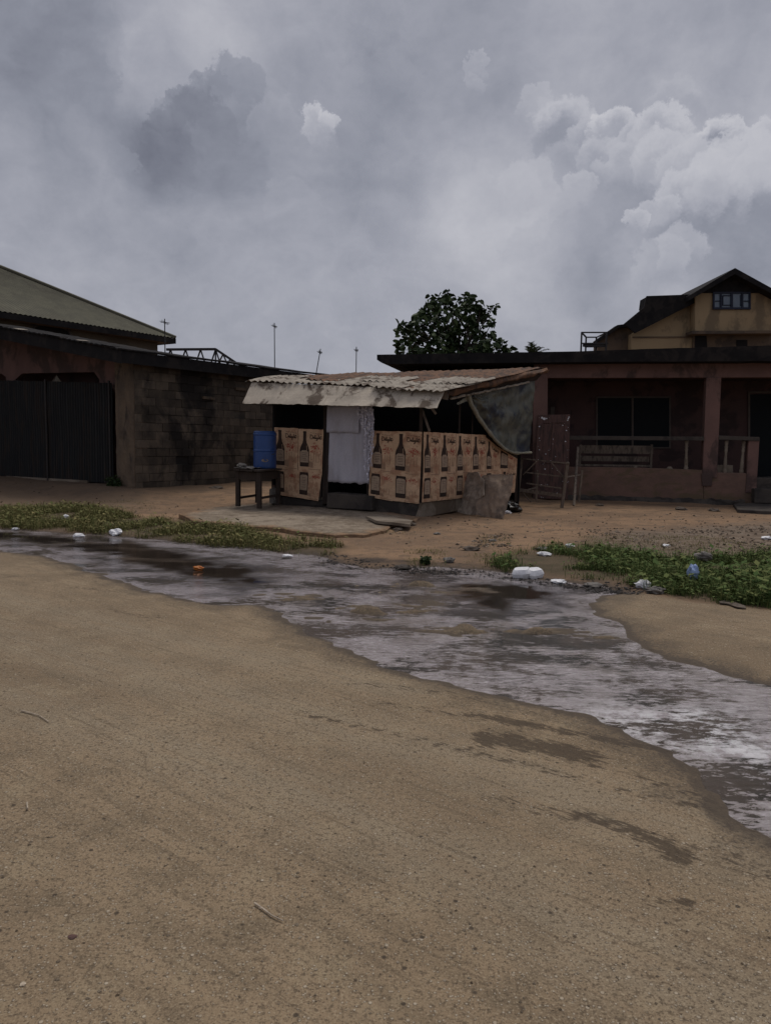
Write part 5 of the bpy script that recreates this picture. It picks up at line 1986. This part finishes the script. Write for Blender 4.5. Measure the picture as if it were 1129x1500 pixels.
def palm():
    Y = 30.0
    r = random.Random(3)
    top = P(779, 522, Y)
    base = Vector((top.x - .2, top.y, 0))
    t = thing('palm_tree', base, 'small scruffy palm top showing above the veranda house roof', 'palm')
    MB().tube([base, base.lerp(top, .5) + V(.08, 0, 0), top], [.16, .13, .12], 8).build('trunk', M_BARK, t)
    for k in range(15):
        az = r.uniform(0, 6.28)
        el = r.uniform(.35, 1.45)
        d = V(math.cos(az) * math.cos(el), math.sin(az) * math.cos(el), math.sin(el))
        L = r.uniform(.5, .9)
        mb = MB()
        path = [top + d * L * s + UP * (-.35 * s * s * L) for s in (0, .3, .6, .85, 1)]
        mb.tube(path, [.018, .014, .010, .006, .003], 4)
        side = d.cross(UP).normalized()
        for i in range(14):
            s = .25 + .75 * i / 14
            p = top + d * L * s + UP * (-.35 * s * s * L)
            for sg in (-1, 1):
                mb.tint = r.random()
                tip = p + side * sg * r.uniform(.12, .2) + d * .1 - UP * r.uniform(.0, .08)
                mb.add([p, p + d * .03, tip], [(0, 1, 2)])
        mb.build('frond', M_PALM, t)


palm()
# ---------------------------------------------------------------- verge growth
def in_poly(poly, x, y):
    ins = False
    n = len(poly)
    for i in range(n):
        (ax, ay), (bx, by) = poly[i], poly[(i + 1) % n]
        if (ay > y) != (by > y) and x < (bx - ax) * (y - ay) / (by - ay + 1e-12) + ax:
            ins = not ins
    return ins


def blades(mb, x, y, z, n, hgt, r, spread=.06, broad=.25):
    for _ in range(n):
        px, py = x + r.gauss(0, spread), y + r.gauss(0, spread)
        az = r.uniform(0, 6.28)
        h = hgt * (r.uniform(.4, 1.0) if r.random() > .12 else r.uniform(1.0, 1.9))
        lean = r.uniform(.3, 1.3)
        d = V(math.cos(az), math.sin(az), 0)
        sd_ = V(-d.y, d.x, 0)
        mb.tint = min(1, max(0, r.gauss(.35, .28)))
        p = V(px, py, z - .01)
        if r.random() < broad:                      # a broad weed leaf
            s = h * .40
            c = p + UP * h * r.uniform(.3, .8) + d * s * .3
            a = (d * .8 + UP * r.uniform(-.3, .5)).normalized()
            mb.add([c, c + a * s * .5 + sd_ * s * .28, c + a * s, c + a * s * .5 - sd_ * s * .28], [(0, 1, 2, 3)])
        else:
            w = r.uniform(.002, .005)
            m1 = p + UP * h * .6 + d * h * lean * .25
            m2 = p + UP * h * (1 - lean * .3) + d * h * lean * .75
            mb.add([p - sd_ * w, p + sd_ * w, m1 + sd_ * w * .8, m1 - sd_ * w * .8, m2], [(0, 1, 2, 3), (3, 2, 4)])


def scatter_grass(name, polys, m, seed, step, hgt, thresh, broad, dens):
    r = random.Random(seed)
    mb = MB()
    for poly, hk in polys:
        w = [(G(*p).x, G(*p).y) for p in poly]
        x0, x1 = min(p[0] for p in w), max(p[0] for p in w)
        y0, y1 = min(p[1] for p in w), max(p[1] for p in w)
        N = int((x1 - x0) * (y1 - y0) / (step * step))
        X = np.array([r.uniform(x0, x1) for _ in range(N)])
        Yy = np.array([r.uniform(y0, y1) for _ in range(N)])
        keep = [in_poly(w, a, b) for a, b in zip(X, Yy)]
        X, Yy = X[keep], Yy[keep]
        Z = height(X, Yy)[0]
        nz = fbm(X, Yy, 1.3, 3)
        for a, b, z, q in zip(X, Yy, Z, nz):
            if q < thresh + r.uniform(-.08, .08) or z < WATER_Z - .012:
                continue
            blades(mb, a, b, z, dens, hgt * hk * (.6 + 1.0 * q), r, .05, broad)
    o = mb.build(name, m)
    return tag(o, kind='stuff')


gl = [(VEG_POLYS[0], 1.0), ([(-40, 745), (20, 742), (80, 752), (-40, 760)], .7), ([(425, 790), (500, 797), (500, 812), (430, 810)], 1.3)]
o = scatter_grass('grass', gl, M_GRASS_L, 31, .042, .11, .45, .25, 7)
tag(o, 'olive weeds and half-dry grass along the far bank of the dark puddle, left', 'grass')
gr = [(VEG_POLYS[1], 1.0), ([(960, 845), (1200, 835), (1200, 893), (1060, 883), (980, 868)], 1.25)]
o = scatter_grass('grass', gr, M_GRASS_R, 32, .040, .12, .45, .25, 8)
tag(o, 'green grass patch along the sandy road edge, right', 'grass')
gs = [([(595, 806), (650, 806), (655, 832), (600, 830)], 1.0), ([(690, 812), (760, 806), (760, 830), (690, 832)], .7), ([(840, 786), (1000, 782), (1129, 800), (1129, 812), (900, 812)], .7),
      ([(555, 770), (620, 768), (610, 782), (560, 784)], .6), ([(150, 735), (230, 735), (230, 745), (150, 745)], .5), ([(700, 785), (745, 783), (745, 800), (700, 802)], .6)]
o = scatter_grass('grass', gs, M_GRASS_L, 33, .07, .05, .49, .5, 5)
tag(o, 'sparse dry tufts scattered over the yard earth before the houses', 'grass')


def weed(px, py, Hh, n, label, seed):
    g = GP(px, py)
    r = random.Random(seed)
    t = thing('weed', g, label, 'weed')
    st, lf = MB(), MB()
    for k in range(n):
        az = r.uniform(0, 6.28)
        e = g + V(math.cos(az), math.sin(az), 0) * Hh * r.uniform(.1, .7) + UP * Hh * r.uniform(.5, 1.0)
        mid = g.lerp(e, .5) + UP * Hh * .15
        st.tube([g, mid, e], [.008, .006, .003], 4)
        for s in (.35, .5, .65, .8, 1.0):
            c = g.lerp(mid, s * 2) if s < .5 else mid.lerp(e, (s - .5) * 2)
            leaf_faces(lf, c, min(.07, Hh * .4), 5, min(.11, Hh * .55), r)
    st.build('stem', M_BARK, t)
    lf.build('foliage', M_LEAF, t)


weed(176, 727, .55, 16, 'dark leafy weed growing against the foot of the block pier', 5)
weed(622, 826, .10, 9, 'small green weed on the near muddy bank below the shed corner', 6)

# ---------------------------------------------------------------- litter, one by one
bags = [(170, 784, .15, 'white plastic bag with a twisted end at the grassy edge of the dark water', 'plastic_bag', M_WHITE, .75),
        (116, 789, .13, 'white plastic bag half sunk among pale scum in the dark water', 'plastic_bag', M_WHITE, .45),
        (97, 764, .10, 'small white bag caught in the middle of the left grass', 'plastic_bag', M_WHITE, .9),
        (24, 776, .09, 'white scrap at the far left edge of the water', 'plastic_bag', M_WHITE, .45),
        (339, 780, .09, 'small white scrap on the grass below the concrete apron', 'plastic_scrap', M_WHITE, .5),
        (421, 822, .11, 'flat white scrap floating beside the pale ripples at the puddle middle', 'plastic_scrap', M_WHITE, .3),
        (794, 806, .15, 'pale crumpled paper at the edge of the right grass', 'paper_scrap', M_CLOTHG, .35),
        (797, 814, .14, 'pointed white bag just below the pale crumpled paper', 'plastic_bag', M_WHITE, .45),
        (834, 805, .10, 'small white bag at the upper edge of the right grass', 'plastic_bag', M_WHITE, .6),
        (941, 861, .13, 'pale white bag on the trash line where road and grass meet', 'plastic_bag', M_WHITE, .7),
        (818, 855, .13, 'flattened white bag on the muddy shore beside the two white packs', 'plastic_bag', M_WHITE, .35),
        (1030, 828, .17, 'greyish white bag lying upright in the right grass', 'plastic_bag', M_CLOTHG, .7),
        (1123, 790, .15, 'white scrap on the gravelly earth at the right edge of view', 'plastic_scrap', M_WHITE, .4),
        (657, 824, .12, 'dirty cream bag on the muddy bank near the small green weed', 'plastic_bag', M_CLOTHG, .65),
        (971, 842, .09, 'small cream scrap on the bare earth above the right grass', 'plastic_scrap', M_CLOTHG, .5),
        (960, 869, .15, 'grey torn sack on the trash line right of the pale white bag', 'plastic_bag', M_CLOTHG, .5),
        (869, 860, .15, 'grey wet scrap on the dark muddy trash line', 'plastic_scrap', M_CLOTHG, .35),
        (640, 783, .10, 'pale scrap alone on the orange earth before the shed corner', 'paper_scrap', M_CLOTHG, .4),
        (721, 793, .10, 'pale scrap on the dry rubbish heap before the leaning boards', 'paper_scrap', M_CLOTHG, .4),
        (975, 800, .09, 'small white chip on the gravel before the veranda house', 'plastic_scrap', M_WHITE, .4)]
for i, (x, y, s, lab, nm, m, sq) in enumerate(bags):
    crumple(nm, x, y, s, m, lab, 'litter', squash=sq, seed=100 + i, sink=-.5 if i in (2, 5, 8, 11) else .12)
crumple('plastic_bag', 1013, 857, .15, M_LBLUE, 'pale blue plastic bag standing in the right grass', 'litter', squash=1.2, wide=.8, seed=61, sink=-.25)
crumple('plastic_bag', 291, 842, .095, M_ORANGE, 'bright orange plastic bag floating in the dark part of the puddle', 'litter', squash=.65, seed=62)


def foam_pack(px, py, seed, label, s=1.0):
    """clamshell food pack: two trays with bevelled sides"""
    p = GP(px, py)
    z = max(p.z, WATER_Z) + .0
    t = thing('foam_pack', V(p.x, p.y, z), label, 'food pack', 'white food packs at the water edge')
    w, d, h = .105 * s, .09 * s, .11 * s
    r = random.Random(seed)
    ry = r.uniform(-.4, .4)
    ax, ay = V(math.cos(ry), math.sin(ry), r.uniform(-.12, .12)), V(-math.sin(ry), math.cos(ry), .1)
    def tray(nm, z0, z1, k0, k1):
        vs = []
        for (zz, kk) in ((z0, k0), (z0 + (z1 - z0) * .5, (k0 + k1) / 2 * 1.02), (z1, k1)):
            for a in range(16):
                an = 2 * math.pi * a / 16
                cx = math.copysign(abs(math.cos(an)) ** .45, math.cos(an))
                cy = math.copysign(abs(math.sin(an)) ** .45, math.sin(an))
                q = V(p.x, p.y, z + zz) + ax * (cx * w * kk) + ay * (cy * d * kk)
                vs.append(q + UP * .012 * mnoise.noise(q * 14))
        fs = [(j * 16 + a, j * 16 + (a + 1) % 16, (j + 1) * 16 + (a + 1) % 16, (j + 1) * 16 + a) for j in range(2) for a in range(16)]
        fs += [tuple(range(15, -1, -1)), tuple(32 + a for a in range(16))]
        m_ = MB()
        m_.add(vs, fs)
        m_.build(nm, M_WHITE, t)
    tray('tray', -.01, h * .5, .85, 1.04)
    tray('lid', h * .5 + .003, h, 1.04, .8)


foam_pack(763, 846, 1, 'white foam food pack in the muddy shallows, left of two')
foam_pack(782, 846, 2, 'white foam food pack in the muddy shallows, right of two', .95)


def flat_scrap(pts, m, label, nm, cat):
    mb = MB()
    n = len(pts)
    top = [GP(x, y) + UP * (.02 + .012 * mnoise.noise(V(x * .2, y * .3, 0))) for x, y in pts]
    mb.prism(top, UP * -.01)
    tag(mb.build(nm, m), label, cat)


flat_scrap([(1052, 883), (1062, 882), (1075, 885), (1090, 890), (1092, 893), (1078, 892), (1066, 887), (1054, 886)], M_WOOD, 'pale strip of card lying on the road by the right grass', 'card_strip', 'litter')
flat_scrap([(30, 801), (41, 800.5), (41.5, 802), (30, 802.5)], M_WHITE, 'thin white strip on the wet sand at the left shoreline', 'plastic_strip', 'litter')


def twig(pts, r0, label):
    mb = MB()
    path = [GP(x, y) + UP * .008 for x, y in pts]
    mb.tube(path, [r0 * (1 - .5 * i / len(path)) for i in range(len(path))], 6)
    mb.tube([path[1], path[1] + (path[1] - path[0]).cross(UP) * .4 + UP * .01], [r0 * .5, r0 * .2], 5)
    tag(mb.build('twig', M_TWIG), label, 'twig')


twig([(32, 1043), (45, 1046), (58, 1050), (72, 1059)], .005, 'dry curled twig on the road near the left edge of view')
twig([(373, 1326), (385, 1334), (398, 1344), (415, 1352)], .0042, 'thin straw-coloured stick lying on the near road')
twig([(40, 1178), (41, 1187)], .004, 'tiny pale stick on the near road below the curled twig')
crumple('leaf', 107, 1373, .02, M_WOOD_RED, 'small red-brown dead leaf flattened on the near road', 'leaf', squash=.25, seed=70)
crumple('leaf', 34, 1443, .014, M_TWIG, 'tiny dry leaf on the near road at the bottom left', 'leaf', squash=.4, seed=71)

# stones in front of the houses
for i, (x, y, s, lab) in enumerate([(290, 722, .42, 'flat grey stone on the earth beside the block wall foot'), (318, 718, .35, 'rounded grey stone between the block wall and the table'), (598, 770, .20, 'rubble lump at the tip of the broken slab'),
                                    (583, 777, .14, 'small rubble lump below the broken slab'), (1045, 749, .2, 'dark stone before the crumbled end of the low veranda wall'), (996, 747, .22, 'dark flat stone on the earth before the baluster'),
                                    (690, 806, .18, 'brown clod near the dry tufts on the orange earth'), (878, 741, .16, 'pale stone against the foot of the veranda wall'), (590, 835, .16, 'dark wet stone at the far shore of the puddle')]):
    crumple('stone', x, y, s, M_STONE if i != 8 else M_CONC_D, lab, 'stone', squash=.45, seed=200 + i, sink=.25)


def bits(name, polys, m, seed, n, smin, smax, label, tmu=.4, flat=.6):
    r = random.Random(seed)
    mb = MB()
    for poly, k in polys:
        w = [(G(*p).x, G(*p).y) for p in poly]
        x0, x1 = min(p[0] for p in w), max(p[0] for p in w)
        y0, y1 = min(p[1] for p in w), max(p[1] for p in w)
        pts = []
        while len(pts) < int(n * k):
            a, b = r.uniform(x0, x1), r.uniform(y0, y1)
            if in_poly(w, a, b) and mnoise.noise(V(a * .9, b * .9, seed)) + .35 * mnoise.noise(V(a * 3, b * 3, seed)) > r.uniform(-.5, .35):
                pts.append((a, b))
        A = np.array(pts)
        Z = height(A[:, 0], A[:, 1])[0]
        for (a, b), z in zip(pts, Z):
            s = smin + (smax - smin) * r.random() ** 3
            mb.tint = min(1, max(0, r.gauss(tmu, .3)))
            c = V(a, b, max(z, WATER_Z) + s * .12)
            vs = []
            for d in ((1, 0, 0), (0, 1, 0), (-1, 0, 0), (0, -1, 0), (0, 0, flat), (0, 0, -flat)):
                vs.append(c + V(*d) * s * .5 * r.uniform(.6, 1.3) + V(r.uniform(-1, 1), r.uniform(-1, 1), 0) * s * .12)
            mb.add(vs, [(0, 1, 4), (1, 2, 4), (2, 3, 4), (3, 0, 4), (1, 0, 5), (2, 1, 5), (3, 2, 5), (0, 3, 5)])
    o = mb.build(name, m)
    tag(o, label, name, kind='stuff')


bits('gravel', [([(0, 830), (1129, 1230), (1129, 1500), (0, 1500)], 1.0), ([(0, 1200), (1129, 1300), (1129, 1500), (0, 1500)], .8)], M_GRAVEL, 1, 1100, .004, .014, 'fine loose grit scattered over the sandy road', .55)
bits('rubble', [([(560, 755), (850, 750), (1129, 755), (1129, 835), (900, 805), (700, 808), (560, 800)], 1.0), ([(850, 775), (1129, 768), (1129, 830), (980, 820)], 1.3), ([(0, 715), (250, 728), (330, 735), (270, 755), (0, 745)], .3), ([(690, 783), (750, 783), (750, 802), (690, 802)], .3)], M_LITTER, 2, 900, .010, .065,
     'small chips, leaves and rubble strewn over the yard earth', .18)
bits('gutter_muck', [([(560, 826), (640, 829), (740, 836), (830, 850), (900, 858), (955, 866), (950, 872), (870, 866), (800, 856), (700, 842), (600, 838)], 1.0), ([(850, 848), (960, 860), (955, 872), (860, 866)], .5), ([(480, 808), (560, 825), (600, 838), (520, 832), (460, 818)], .3)], M_MUCK, 3, 800, .010, .055,
     'dark wet muck and scraps along the trash line of the far shore', .25, .35)
